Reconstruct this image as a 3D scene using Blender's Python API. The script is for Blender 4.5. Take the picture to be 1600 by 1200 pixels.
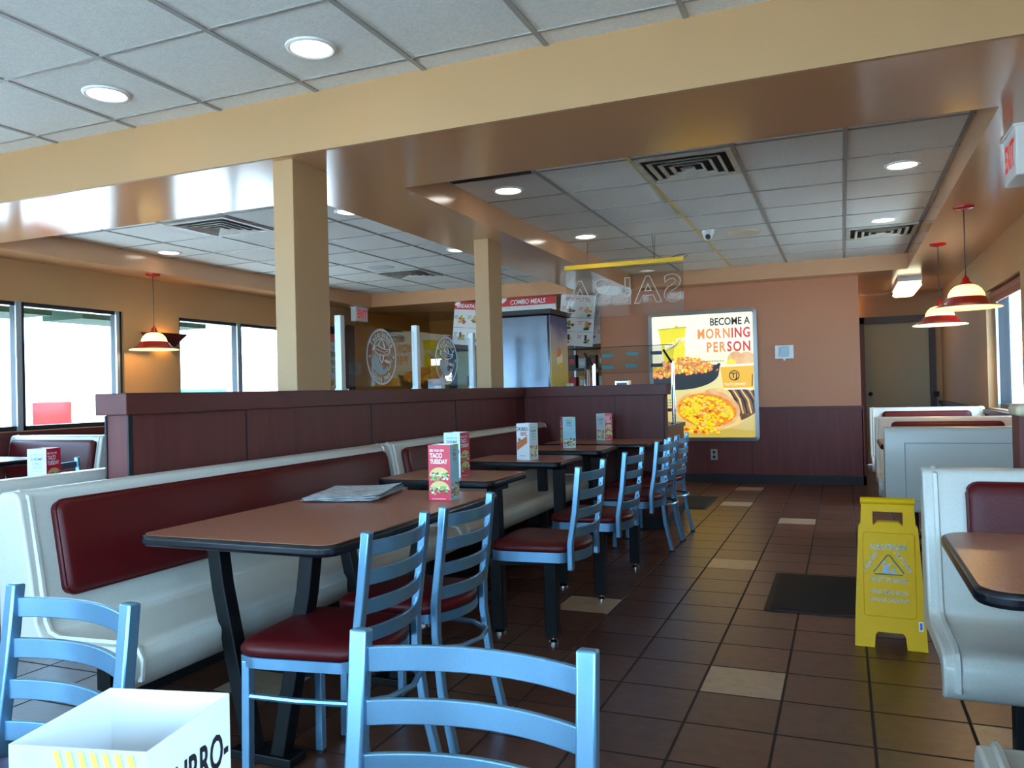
import bpy, math, random
from mathutils import Matrix, Vector
R = math.radians
random.seed(7)
for o in list(bpy.data.objects):
    bpy.data.objects.remove(o, do_unlink=True)
scene = bpy.context.scene
COL = scene.collection

# ------------------------------------------------------------------ camera
cam_d = bpy.data.cameras.new('camera')
cam_d.sensor_width = 36.0
cam_d.lens = 1251.0 / 1600.0 * 36.0
cam_d.clip_start = 0.05
cam_d.clip_end = 300
cam = bpy.data.objects.new('camera', cam_d)
COL.objects.link(cam)
_r = Vector((0.92386223, 0.38193808, -0.02453333))
_d = Vector((-0.02593539, -0.00147752, -0.99966253))
_f = Vector((-0.38184544, 0.92418673, 0.00854069))
cam.matrix_world = Matrix(((_r.x, -_d.x, -_f.x, 0), (_r.y, -_d.y, -_f.y, 0), (_r.z, -_d.z, -_f.z, 1.17), (0, 0, 0, 1)))
scene.camera = cam

# ------------------------------------------------------------------ world, exposure
world = bpy.data.worlds.new('daylight')
scene.world = world
world.use_nodes = True
_bg = world.node_tree.nodes['Background']
_bg.inputs[0].default_value = (0.40, 0.68, 1.0, 1)
_bg.inputs[1].default_value = 20.0
scene.view_settings.view_transform = 'Standard'
scene.view_settings.look = 'None'
scene.view_settings.gamma = 1
scene.view_settings.use_curve_mapping = False
scene.view_settings.exposure = -0.10
scene.cycles.max_bounces = 10
scene.cycles.diffuse_bounces = 6
scene.cycles.transparent_max_bounces = 16
scene.cycles.sample_clamp_indirect = 8
scene.cycles.caustics_reflective = False
scene.cycles.caustics_refractive = False

sun_d = bpy.data.lights.new('sun', 'SUN'); sun_d.energy = 38.0; sun_d.angle = 0.01; sun_d.color = (1.0, 0.95, 0.92)
sun_o = bpy.data.objects.new('sun', sun_d); COL.objects.link(sun_o); sun_o.rotation_euler = (R(-28), 0, 0)   # high, from beyond the kitchen side

def portal(name, x, y, z, sx, sy, rot):
    L = bpy.data.lights.new(name, 'AREA')
    L.shape = 'RECTANGLE'; L.size = sx; L.size_y = sy
    L.cycles.is_portal = True
    o = bpy.data.objects.new(name, L); COL.objects.link(o)
    o.location = (x, y, z); o.rotation_euler = rot
    return o

WEST = [(3.0, 5.80), (6.51, 8.35), (8.95, 9.62)]
WESTN = [(-1.9, 2.6)]
SILL, HEAD = 0.93, 2.04
EAST = [(7.15, 8.75), (-1.95, 0.55)]
SOUTH = [(-6.1, -3.7), (-3.4, -1.1), (-0.8, 1.1)]
for a, b in WEST[:2] + WESTN:
    portal('window_portal', -6.62, (a + b) / 2, (SILL + HEAD) / 2, HEAD - SILL, b - a, (0, R(-90), 0))
for a, b in EAST:
    portal('window_portal', 1.42, (a + b) / 2, 1.45, 1.11, b - a, (0, R(90), 0))
for a, b in SOUTH:
    portal('window_portal', (a + b) / 2, -2.12, 1.35, b - a, 2.0, (R(90), 0, 0))

# ------------------------------------------------------------------ materials
def lin(c):
    return tuple(((v / 255) / 12.92 if v <= 10 else ((v / 255 + 0.055) / 1.055) ** 2.4) for v in c)

MATS = {}
def mat(name, rgb, rough=0.5, metal=0.0, spec=0.5, noise=None, bump=None, emit=None, stretch=None, coat=0.0):
    """noise=(scale, rgb2, contrast) mixes a second colour; bump=(scale, strength)"""
    if name in MATS: return MATS[name]
    m = bpy.data.materials.new(name); m.use_nodes = True
    nt = m.node_tree; b = nt.nodes['Principled BSDF']
    b.inputs['Base Color'].default_value = (*lin(rgb), 1)
    b.inputs['Roughness'].default_value = rough
    b.inputs['Metallic'].default_value = metal
    b.inputs['Specular IOR Level'].default_value = spec
    b.inputs['Coat Weight'].default_value = coat
    b.inputs['Coat Roughness'].default_value = 0.08
    def vec():
        tc = nt.nodes.new('ShaderNodeTexCoord')
        if stretch:
            mp = nt.nodes.new('ShaderNodeMapping'); mp.inputs['Scale'].default_value = stretch
            nt.links.new(tc.outputs['Object'], mp.inputs['Vector']); return mp.outputs['Vector']
        return tc.outputs['Object']
    if noise:
        n = nt.nodes.new('ShaderNodeTexNoise'); n.inputs['Scale'].default_value = noise[0]
        n.inputs['Detail'].default_value = 6
        nt.links.new(vec(), n.inputs['Vector'])
        cr = nt.nodes.new('ShaderNodeValToRGB')
        k = noise[2]
        cr.color_ramp.elements[0].position = 0.5 - k; cr.color_ramp.elements[1].position = 0.5 + k
        cr.color_ramp.elements[0].color = (*lin(rgb), 1); cr.color_ramp.elements[1].color = (*lin(noise[1]), 1)
        nt.links.new(n.outputs['Fac'], cr.inputs['Fac']); nt.links.new(cr.outputs['Color'], b.inputs['Base Color'])
    if bump:
        n2 = nt.nodes.new('ShaderNodeTexNoise'); n2.inputs['Scale'].default_value = bump[0]
        nt.links.new(vec(), n2.inputs['Vector'])
        bp = nt.nodes.new('ShaderNodeBump'); bp.inputs['Strength'].default_value = bump[1]; bp.inputs['Distance'].default_value = 0.01
        nt.links.new(n2.outputs['Fac'], bp.inputs['Height']); nt.links.new(bp.outputs['Normal'], b.inputs['Normal'])
    if emit:
        b.inputs['Emission Color'].default_value = (*lin(emit[0]), 1)
        b.inputs['Emission Strength'].default_value = emit[1]
    MATS[name] = m
    return m

def glass_mat(name, tint=(1, 1, 1), gloss=0.08, rough=0.0):
    m = bpy.data.materials.new(name); m.use_nodes = True
    nt = m.node_tree; nt.nodes.clear()
    out = nt.nodes.new('ShaderNodeOutputMaterial')
    t = nt.nodes.new('ShaderNodeBsdfTransparent'); t.inputs[0].default_value = (*tint, 1)
    g = nt.nodes.new('ShaderNodeBsdfGlossy'); g.inputs['Roughness'].default_value = rough
    fr = nt.nodes.new('ShaderNodeFresnel'); geo = nt.nodes.new('ShaderNodeNewGeometry'); mrg = nt.nodes.new('ShaderNodeMapRange')   # same Fresnel on both faces of a pane
    mrg.inputs[3].default_value = 1.45; mrg.inputs[4].default_value = 1 / 1.45
    nt.links.new(geo.outputs['Backfacing'], mrg.inputs[0]); nt.links.new(mrg.outputs[0], fr.inputs[0])
    mx = nt.nodes.new('ShaderNodeMixShader')
    nt.links.new(fr.outputs[0], mx.inputs[0]); nt.links.new(t.outputs[0], mx.inputs[1]); nt.links.new(g.outputs[0], mx.inputs[2])
    nt.links.new(mx.outputs[0], out.inputs[0])
    return m

def emat(name, rgb, s):
    if name in MATS: return MATS[name]
    m = bpy.data.materials.new(name); m.use_nodes = True
    nt = m.node_tree; nt.nodes.clear()
    out = nt.nodes.new('ShaderNodeOutputMaterial'); e = nt.nodes.new('ShaderNodeEmission')
    e.inputs[0].default_value = (*lin(rgb), 1); e.inputs[1].default_value = s
    nt.links.new(e.outputs[0], out.inputs[0]); MATS[name] = m
    return m

M_WALL = mat('tan_wall_paint', (186, 144, 96), 0.5, noise=(3, (180, 138, 92), 0.3), bump=(120, 0.06))
M_SOFFIT = mat('tan_semigloss_paint', (200, 150, 110), 0.17, spec=0.75, bump=(5, 0.035))
M_BEAM = mat('beam_tan_paint', (172, 136, 94), 0.5, bump=(90, 0.04))
M_BACKW = mat('salmon_tan_wall_paint', (188, 122, 84), 0.5, bump=(120, 0.05))
M_ORANGE = mat('orange_tan_wall_paint', (176, 116, 44), 0.5, noise=(2, (166, 106, 40), 0.3))
M_TILE = mat('ceiling_tile_white', (232, 232, 226), 0.9, noise=(60, (216, 218, 214), 0.22), bump=(220, 0.25))
M_TBAR = mat('ceiling_grid_metal', (150, 150, 146), 0.5)
M_TBARY = mat('ceiling_grid_yellowed', (196, 178, 110), 0.5)
M_LAM = mat('reddish_wood_laminate', (108, 52, 48), 0.45, spec=0.3, noise=(2.2, (86, 40, 38), 0.28), stretch=(9, 9, 0.8))
M_LAMCAP = mat('reddish_wood_laminate_cap', (98, 44, 40), 0.42, spec=0.3, noise=(3, (84, 38, 34), 0.3), stretch=(2, 2, 9))
M_BLACK = mat('black_rubber', (22, 23, 26), 0.55)
M_BLKMETAL = mat('black_painted_steel', (9, 9, 11), 0.5, spec=0.25)
M_EDGE = mat('black_vinyl_edge', (12, 15, 22), 0.25)
M_TOP = mat('brown_table_laminate', (168, 106, 82), 0.28, noise=(140, (142, 86, 64), 0.12), spec=0.5)
M_SHELL = mat('off_white_fiberglass', (206, 204, 194), 0.28, noise=(160, (198, 196, 188), 0.2), spec=0.5)
M_VINYL = mat('burgundy_vinyl', (80, 11, 15), 0.42, bump=(160, 0.08), spec=0.28)
M_SILVER = mat('silver_powder_coat', (126, 172, 204), 0.28, metal=0.78, noise=(400, (118, 164, 196), 0.2))
M_CHROME = mat('chrome', (220, 222, 224), 0.12, metal=1.0)
M_ALU = mat('brushed_aluminium', (196, 202, 206), 0.3, metal=0.9)
M_STEEL = mat('stainless_steel', (104, 112, 122), 0.20, metal=0.95, noise=(8, (92, 100, 110), 0.3), stretch=(1, 1, 0.15))
M_DARKFR = mat('dark_bronze_frame', (40, 40, 44), 0.4, metal=0.3)
M_LIGHTFR = mat('silver_window_frame', (170, 180, 186), 0.35, metal=0.6)
M_GLASS = glass_mat('window_glass', (0.96, 0.99, 0.98))
M_ACRYL = glass_mat('clear_acrylic', (0.90, 0.91, 0.90), rough=0.03)
M_WHITE = mat('white_plastic', (232, 232, 228), 0.4)
M_RED = mat('red_enamel', (176, 22, 22), 0.2, coat=0.4)
M_PAPER = mat('white_card', (236, 238, 240), 0.45)
M_MAT = mat('black_rubber_mat', (14, 14, 16), 0.8, bump=(300, 0.4))
M_YELLOW = mat('yellow_plastic', (234, 178, 0), 0.5, spec=0.2)
M_YELBAR = mat('yellow_sign_bar', (240, 190, 10), 0.4)
M_FROST = mat('frosted_white_print', (222, 226, 228), 0.6)
M_FROSTB = mat('frosted_blue_print', (170, 192, 204), 0.6)
M_TEXT = mat('black_print', (22, 22, 26), 0.5)
M_TXW = mat('white_print', (244, 244, 244), 0.5)
M_TXR = mat('red_print', (200, 26, 48), 0.5)
M_TXG = mat('grey_print', (84, 98, 104), 0.5)
M_DOOR = mat('pale_olive_door_paint', (170, 166, 138), 0.5)
M_TRIMB = mat('dark_brown_trim', (62, 34, 30), 0.45)

# ------------------------------------------------------------------ mesh building
class MB:
    def __init__(s): s.v = []; s.f = []; s.m = []
    def _add(s, vs, fs, mi=0):
        n = len(s.v); s.v += [tuple(v) for v in vs]
        for f in fs: s.f.append([i + n for i in f]); s.m.append(mi)
        return s
    def box(s, x0, x1, y0, y1, z0, z1, mi=0):
        vs = [(x, y, z) for z in (z0, z1) for y in (y0, y1) for x in (x0, x1)]
        return s._add(vs, [(0, 2, 3, 1), (4, 5, 7, 6), (0, 1, 5, 4), (2, 6, 7, 3), (0, 4, 6, 2), (1, 3, 7, 5)], mi)
    def prism(s, pts, axis, a, b, mi=0, caps=True):
        """pts: 2-D outline (CCW); axis: extrusion axis"""
        def P(p, t):
            if axis == 'z': return (p[0], p[1], t)
            if axis == 'y': return (p[0], t, p[1])
            return (t, p[0], p[1])
        n = len(pts); vs = [P(p, a) for p in pts] + [P(p, b) for p in pts]
        fs = [(i, (i + 1) % n, (i + 1) % n + n, i + n) for i in range(n)]
        if caps: fs += [tuple(range(n - 1, -1, -1)), tuple(range(n, 2 * n))]
        return s._add(vs, fs, mi)
    def lathe(s, prof, c=(0, 0, 0), n=32, mi=0, ax='z'):
        vs = []; fs = []; k = len(prof)
        for i in range(n):
            a = 2 * math.pi * i / n
            for r, z in prof:
                if ax == 'z': vs.append((c[0] + r * math.cos(a), c[1] + r * math.sin(a), c[2] + z))
                elif ax == 'y': vs.append((c[0] + r * math.cos(a), c[1] + z, c[2] + r * math.sin(a)))
                else: vs.append((c[0] + z, c[1] + r * math.cos(a), c[2] + r * math.sin(a)))
        for i in range(n):
            j = (i + 1) % n
            for q in range(k - 1):
                fs.append((i * k + q, j * k + q, j * k + q + 1, i * k + q + 1))
        return s._add(vs, fs, mi)
    def disc(s, c, r, n=32, mi=0, z=None, ry=None):
        vs = [(c[0] + r * math.cos(2 * math.pi * i / n), c[1] + (ry or r) * math.sin(2 * math.pi * i / n), c[2]) for i in range(n)]
        return s._add(vs, [tuple(range(n))], mi)
    def tube(s, path, r, n=8, mi=0, sec=None, up=(0, 0, 1), close=False):
        """sweep; sec = list of (a,b) section points else a circle of radius r"""
        pts = [Vector(p) for p in path]; N = len(pts)
        sec = sec or [(r * math.cos(2 * math.pi * i / n), r * math.sin(2 * math.pi * i / n)) for i in range(n)]
        k = len(sec); vs = []
        for i, p in enumerate(pts):
            if close: t = (pts[(i + 1) % N] - pts[i - 1])
            else: t = (pts[min(i + 1, N - 1)] - pts[max(i - 1, 0)])
            t.normalize(); u = Vector(up)
            if abs(t.dot(u)) > 0.98: u = Vector((0, 1, 0)) if abs(t.y) < 0.9 else Vector((1, 0, 0))
            a = t.cross(u).normalized(); b = a.cross(t).normalized()
            for q in sec: vs.append(p + a * q[0] + b * q[1])
        fs = []
        for i in range(N if close else N - 1):
            j = (i + 1) % N
            for q in range(k):
                w = (q + 1) % k
                fs.append((i * k + q, i * k + w, j * k + w, j * k + q))
        if not close: fs += [tuple(range(k - 1, -1, -1)), tuple(range((N - 1) * k, N * k))]
        return s._add(vs, fs, mi)
    def sphere(s, c, r, mi=0, n=16, k=10, sc=(1, 1, 1), z0=-1, z1=1):
        prof = []
        for i in range(k + 1):
            a = math.asin(max(-1, min(1, z0 + (z1 - z0) * i / k))); prof.append((math.cos(a), math.sin(a)))
        m2 = MB().lathe(prof, (0, 0, 0), n)
        vs = [(c[0] + v[0] * r * sc[0], c[1] + v[1] * r * sc[1], c[2] + v[2] * r * sc[2]) for v in m2.v]
        return s._add(vs, m2.f, mi)
    def poly(s, fr, pts, w=0.0, mi=0):
        """flat print: 2-D points in frame fr (4x4), lifted w along its normal"""
        vs = [fr @ Vector((p[0], p[1], w)) for p in pts]
        return s._add(vs, [tuple(range(len(pts)))], mi)
    def rect(s, fr, x0, y0, x1, y1, w=0.0, mi=0):
        return s.poly(fr, [(x0, y0), (x1, y0), (x1, y1), (x0, y1)], w, mi)
    def ring(s, fr, c, r0, r1, w=0.0, mi=0, n=48, a0=0, a1=360, ky=1.0):
        for i in range(n):
            p = [R(a0 + (a1 - a0) * (i + j) / n) for j in (0, 1)]
            s.poly(fr, [(c[0] + r * math.cos(a), c[1] + ky * r * math.sin(a)) for a, r in ((p[0], r0), (p[0], r1), (p[1], r1), (p[1], r0))][::-1] if r0 > r1 else
                   [(c[0] + r * math.cos(a), c[1] + ky * r * math.sin(a)) for a, r in ((p[0], r0), (p[0], r1), (p[1], r1), (p[1], r0))], w, mi)
        return s
    def text(s, fr, body, x, y, size, w=0.0, mi=0, align='LEFT', sx=1.0, rot=0.0, bold=0.0, shear=0.0):
        vs, fs = text2d(body, align, bold, shear)
        c, sn = math.cos(rot), math.sin(rot); out = []
        for a, b in vs:
            a, b = a * size * sx, b * size
            out.append(fr @ Vector((x + a * c - b * sn, y + a * sn + b * c, w)))
        return s._add(out, fs, mi)
    def blob(s, fr, cx, cy, rx, ry, w, mi, n=9, jit=0.3, rot=0.0):
        pts = []
        for i in range(n):
            a = 2 * math.pi * i / n; k = 1 + random.uniform(-jit, jit)
            p = (rx * k * math.cos(a), ry * k * math.sin(a))
            pts.append((cx + p[0] * math.cos(rot) - p[1] * math.sin(rot), cy + p[0] * math.sin(rot) + p[1] * math.cos(rot)))
        return s.poly(fr, pts, w, mi)
    def build(s, name, mats, parent=None, bevel=0, seg=2, smooth=40, subsurf=0, loc=None, weld=True):
        me = bpy.data.meshes.new(name); me.from_pydata(s.v, [], s.f); 
        if not isinstance(mats, (list, tuple)): mats = [mats]
        for m in mats: me.materials.append(m)
        me.polygons.foreach_set('material_index', s.m)
        if smooth:
            me.polygons.foreach_set('use_smooth', [True] * len(me.polygons)); me.set_sharp_from_angle(angle=R(smooth))
        me.update()
        o = bpy.data.objects.new(name, me); COL.objects.link(o)
        if parent: o.parent = parent
        if loc: o.location = loc
        if bevel:
            b = o.modifiers.new('bevel', 'BEVEL'); b.width = bevel; b.segments = seg; b.limit_method = 'ANGLE'; b.angle_limit = R(35)
        if subsurf:
            q = o.modifiers.new('sub', 'SUBSURF'); q.levels = subsurf; q.render_levels = subsurf
        return o

_tc = {}
def text2d(body, align, bold, shear=0.0):
    key = (body, align, bold, shear)
    if key in _tc: return _tc[key]
    cu = bpy.data.curves.new('t', 'FONT'); cu.body = body; cu.align_x = align; cu.offset = bold; cu.resolution_u = 3; cu.shear = shear
    o = bpy.data.objects.new('t', cu); COL.objects.link(o)
    dg = bpy.context.evaluated_depsgraph_get(); ev = o.evaluated_get(dg); me = ev.to_mesh()
    r = ([(v.co.x, v.co.y) for v in me.vertices], [list(p.vertices) for p in me.polygons])
    ev.to_mesh_clear(); bpy.data.objects.remove(o, do_unlink=True); bpy.data.curves.remove(cu)
    _tc[key] = r
    return r

def frame(o, u, v):
    u = Vector(u).normalized(); v = Vector(v).normalized(); w = u.cross(v)
    return Matrix(((u.x, v.x, w.x, o[0]), (u.y, v.y, w.y, o[1]), (u.z, v.z, w.z, o[2]), (0, 0, 0, 1)))

def tag(o, label=None, cat=None, group=None, kind=None):
    if label: o['label'] = label
    if cat: o['category'] = cat
    if group: o['group'] = group
    if kind: o['kind'] = kind
    return o
def thing(name, label, cat, loc=(0, 0, 0), rz=0.0, group=None):
    o = bpy.data.objects.new(name, None); o.empty_display_size = 0.1; COL.objects.link(o)
    o.location = loc; o.rotation_euler = (0, 0, rz)
    return tag(o, label, cat, group)
def struct(name, label=None):
    o = bpy.data.objects.new(name, None); COL.objects.link(o); tag(o, label, None, None, 'structure'); return o
def children(o): return [c for c in bpy.data.objects if c.parent == o]
def copy_tree(o, parent=None):
    c = o.copy(); COL.objects.link(c); c.parent = parent
    for ch in children(o): copy_tree(ch, c)
    return c
def dup(src, label, loc, rz=0.0, group=None):
    kids = children(src); c = src.copy(); COL.objects.link(c)
    c.location = loc; c.rotation_euler = (0, 0, rz); c['label'] = label
    if group: c['group'] = group
    for k in kids: copy_tree(k, c)
    return c

def rrect(x0, x1, y0, y1, r, n=5):
    pts = []
    for cx, cy, a0 in ((x1 - r, y0 + r, -90), (x1 - r, y1 - r, 0), (x0 + r, y1 - r, 90), (x0 + r, y0 + r, 180)):
        for i in range(n + 1):
            a = R(a0 + 90 * i / n); pts.append((cx + r * math.cos(a), cy + r * math.sin(a)))
    return pts

# ------------------------------------------------------------------ floor
T = 0.305; FX, FY = 0.066, 0.063
def floor_mat(name, c1, c2, tan=False):
    m = bpy.data.materials.new(name); m.use_nodes = True; nt = m.node_tree; b = nt.nodes['Principled BSDF']; L = nt.links.new
    tc = nt.nodes.new('ShaderNodeTexCoord')
    mp = nt.nodes.new('ShaderNodeMapping'); mp.inputs['Location'].default_value = (-FX / T, -FY / T, 0); mp.inputs['Scale'].default_value = (1 / T, 1 / T, 1)
    L(tc.outputs['Object'], mp.inputs['Vector'])
    sp = nt.nodes.new('ShaderNodeSeparateXYZ'); L(mp.outputs[0], sp.inputs[0])
    def mth(op, a, bb=None):
        n = nt.nodes.new('ShaderNodeMath'); n.operation = op
        for i, v in enumerate((a, bb)):
            if v is None: continue
            if isinstance(v, (int, float)): n.inputs[i].default_value = v
            else: L(v, n.inputs[i])
        return n.outputs[0]
    ed = []
    for i in (0, 1):
        fr = mth('FRACT', sp.outputs[i]); ed.append(mth('MINIMUM', fr, mth('SUBTRACT', 1.0, fr)))
    dist = mth('MINIMUM', ed[0], ed[1])
    nz = nt.nodes.new('ShaderNodeTexNoise'); nz.inputs['Scale'].default_value = 18; nz.inputs['Detail'].default_value = 8; L(tc.outputs['Object'], nz.inputs['Vector'])
    grout = nt.nodes.new('ShaderNodeMapRange'); L(dist, grout.inputs[0]); grout.inputs[1].default_value = 0.012; grout.inputs[2].default_value = 0.020
    fl = nt.nodes.new('ShaderNodeVectorMath'); fl.operation = 'FLOOR'; L(mp.outputs[0], fl.inputs[0])
    wn = nt.nodes.new('ShaderNodeTexWhiteNoise'); wn.noise_dimensions = '3D'; L(fl.outputs[0], wn.inputs['Vector'])
    mixf = mth('ADD', mth('MULTIPLY', wn.outputs['Value'], 0.5), mth('MULTIPLY', mth('SUBTRACT', nz.outputs['Fac'], 0.35), 1.3))
    cm = nt.nodes.new('ShaderNodeMix'); cm.data_type = 'RGBA'; cm.inputs[6].default_value = (*lin(c1), 1); cm.inputs[7].default_value = (*lin(c2), 1); L(mixf, cm.inputs[0])
    # fine dark pits
    n3 = nt.nodes.new('ShaderNodeTexNoise'); n3.inputs['Scale'].default_value = 55; n3.inputs['Detail'].default_value = 3; L(tc.outputs['Object'], n3.inputs['Vector'])
    pr = nt.nodes.new('ShaderNodeMapRange'); L(n3.outputs['Fac'], pr.inputs[0]); pr.inputs[1].default_value = 0.26; pr.inputs[2].default_value = 0.40; pr.inputs[3].default_value = 0.55; pr.inputs[4].default_value = 1.0
    mu = nt.nodes.new('ShaderNodeMix'); mu.data_type = 'RGBA'; mu.blend_type = 'MULTIPLY'; mu.inputs[0].default_value = 1.0
    L(cm.outputs[2], mu.inputs[6]); L(pr.outputs[0], mu.inputs[7])
    g = nt.nodes.new('ShaderNodeMix'); g.data_type = 'RGBA'; g.inputs[6].default_value = (*lin((34, 22, 20)), 1); L(mu.outputs[2], g.inputs[7]); L(grout.outputs[0], g.inputs[0])
    L(g.outputs[2], b.inputs['Base Color'])
    rr = nt.nodes.new('ShaderNodeMapRange'); L(grout.outputs[0], rr.inputs[0]); rr.inputs[3].default_value = 0.85; rr.inputs[4].default_value = 0.33; L(rr.outputs[0], b.inputs['Roughness'])
    h = mth('ADD', mth('MULTIPLY', grout.outputs[0], 1.0), mth('MULTIPLY', nz.outputs['Fac'], 0.5))
    bp = nt.nodes.new('ShaderNodeBump'); bp.inputs['Strength'].default_value = 0.5; bp.inputs['Distance'].default_value = 0.004; L(h, bp.inputs['Height']); L(bp.outputs[0], b.inputs['Normal'])
    return m
M_FLOOR = floor_mat('brown_quarry_tile', (74, 43, 32), (104, 66, 49))
M_FLOORT = floor_mat('tan_quarry_tile', (160, 134, 108), (186, 160, 132))
TAN = {(-2, 10), (-2, 23), (-5, 13), (-3, 17), (-4, 30), (-4, 26), (1, 9), (1, 22), (-9, 9), (-7, 1), (-8, 8), (-11, 4), (1, 15)}
fb = MB()
x0, x1, y0, y1 = -6.7, 1.3, -2.3, 13.0
i0 = math.floor((x0 - FX) / T); i1 = math.floor((x1 - FX) / T); j0 = math.floor((y0 - FY) / T); j1 = math.floor((y1 - FY) / T)
for i in range(i0, i1 + 1):
    for j in range(j0, j1 + 1):
        xa, xb = max(x0, FX + i * T), min(x1, FX + (i + 1) * T); ya, yb = max(y0, FY + j * T), min(y1, FY + (j + 1) * T)
        fb._add([(xa, ya, 0), (xb, ya, 0), (xb, yb, 0), (xa, yb, 0)], [(0, 1, 2, 3)], 1 if (i, j) in TAN else 0)
fb.box(x0, x1, y0, y1, -0.2, -0.003, 0)
tag(fb.build('floor', [M_FLOOR, M_FLOORT], smooth=0), kind='structure')

# ------------------------------------------------------------------ walls
def wall_y(bm, x0, x1, ya, yb, z0, z1, ops, mi=0, zmi=None):
    """wall slab along Y between x0..x1 with openings (ya,yb,za,zb)"""
    y = ya
    for a, b, za, zb in sorted(ops):
        bm.box(x0, x1, y, a, z0, z1, mi); bm.box(x0, x1, a, b, z0, za, mi); bm.box(x0, x1, a, b, zb, z1, mi); y = b
    bm.box(x0, x1, y, yb, z0, z1, mi)
def wall_x(bm, y0, y1, xa, xb, z0, z1, ops, mi=0):
    x = xa
    for a, b, za, zb in sorted(ops):
        bm.box(x, a, y0, y1, z0, z1, mi); bm.box(a, b, y0, y1, z0, za, mi); bm.box(a, b, y0, y1, zb, z1, mi); x = b
    bm.box(x, xb, y0, y1, z0, z1, mi)

b = MB()
wall_y(b, -6.66, -6.5, -2.3, 9.85, 0, 2.9, [(a, c, SILL, HEAD) for a, c in WESTN + WEST[:2]] + [(8.95, 9.62, 0.02, 2.12)], 0)
b.box(-6.66, -6.5, 9.85, 12.4, 0, 2.9, 1)
tag(b.build('wall_left', [M_WALL, M_ORANGE], smooth=0), kind='structure')
b = MB()
wall_y(b, 1.274, 1.46, -2.3, 12.8, 0, 2.9, [(a, c, 0.90, 2.0) for a, c in EAST], 0)
tag(b.build('wall_right', M_WALL, smooth=0), kind='structure')
b = MB()
wall_x(b, -2.3, -2.14, -6.66, 1.46, 0, 2.9, [(a, c, 0.35, 2.35) for a, c in SOUTH], 0)
tag(b.build('wall_front', M_WALL, smooth=0), kind='structure')
b = MB()
b.box(-2.87, 0.19, 9.97, 12.4, 0, 2.9, 0)
tag(b.build('wall_back', M_BACKW, smooth=0), kind='structure')
b = MB()
b.box(-6.66, -2.87, 12.1, 12.3, 0, 2.9, 0)
tag(b.build('wall_kitchen', M_ORANGE, smooth=0), kind='structure')
b = MB()
wall_x(b, 12.5, 12.65, 0.19, 1.3, 0, 2.9, [(0.28, 1.14, 0.0, 2.03)], 0)
tag(b.build('wall_hallway', M_WALL, smooth=0), kind='structure')

# wainscot panels and baseboards
b = MB(); b.box(-2.86, 0.2, 9.945, 9.97, 0.09, 0.875, 0); b.box(-2.86, 0.215, 9.93, 9.97, 0.865, 0.905, 1)
b.box(0.19, 0.215, 9.945, 12.4, 0.09, 0.875, 0)
for sx in (-1.016,): b.box(sx - 0.004, sx + 0.004, 9.943, 9.946, 0.09, 0.87, 2)
tag(b.build('trim_1', [M_LAM, M_LAMCAP, M_BLACK], smooth=0), kind='structure')
b = MB(); b.box(-2.86, 0.222, 9.93, 9.97, 0, 0.1); b.box(0.19, 0.222, 9.93, 12.4, 0, 0.1)
tag(b.build('baseboard_back', M_BLACK, smooth=0), kind='structure')
b = MB(); b.box(-6.5, -6.475, -2.3, 8.95, 0.1, 0.90, 0); b.box(-6.5, -6.45, -2.3, 8.95, 0.88, 0.925, 1)
tag(b.build('trim_2', [M_LAM, M_LAMCAP], smooth=0), kind='structure')
b = MB(); b.box(-6.5, -6.465, -2.3, 8.95, 0, 0.1)
tag(b.build('baseboard_left', M_BLACK, smooth=0), kind='structure')
b = MB(); b.box(1.25, 1.274, -2.3, 12.5, 0.1, 0.86, 0); b.box(1.22, 1.274, -2.3, 12.5, 0.85, 0.89, 1)
tag(b.build('trim_3', [M_LAM, M_TRIMB], smooth=0), kind='structure')

# ------------------------------------------------------------------ ceilings: tiles and grid
ZN, ZR = 2.69, 2.565
b = MB()
b.box(-6.66, 1.46, -2.3, 3.34, ZN, ZN + 0.08, 0)
b.box(-6.2, -2.9, 4.0, 9.8, ZR, ZR + 0.08, 0)
b.box(-2.5, 0.8, 4.0, 9.8, ZR, ZR + 0.08, 0)
def grid(x0, x1, y0, y1, z, gx, gy, s=0.61, yel=None):
    k = math.ceil((x0 - gx) / s)
    while gx + k * s < x1:
        x = gx + k * s; b.box(x - 0.012, x + 0.012, y0, y1, z - 0.006, z + 0.001, 2 if yel is not None and abs(x - yel) < 0.05 else 1); k += 1
    k = math.ceil((y0 - gy) / s)
    while gy + k * s < y1:
        y = gy + k * s; b.box(x0, x1, y - 0.008, y + 0.008, z - 0.005, z + 0.001, 1); k += 1
grid(-6.5, 1.3, -2.3, 3.32, ZN, -0.557, 3.18)
grid(-6.09, -3.02, 4.1, 9.66, ZR, -4.33, 4.79)
grid(-2.385, 0.68, 4.1, 9.66, ZR, -0.56, 4.79, yel=-1.17)
tag(b.build('ceiling', [M_TILE, M_TBAR, M_TBARY], smooth=0), kind='structure')

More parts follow.
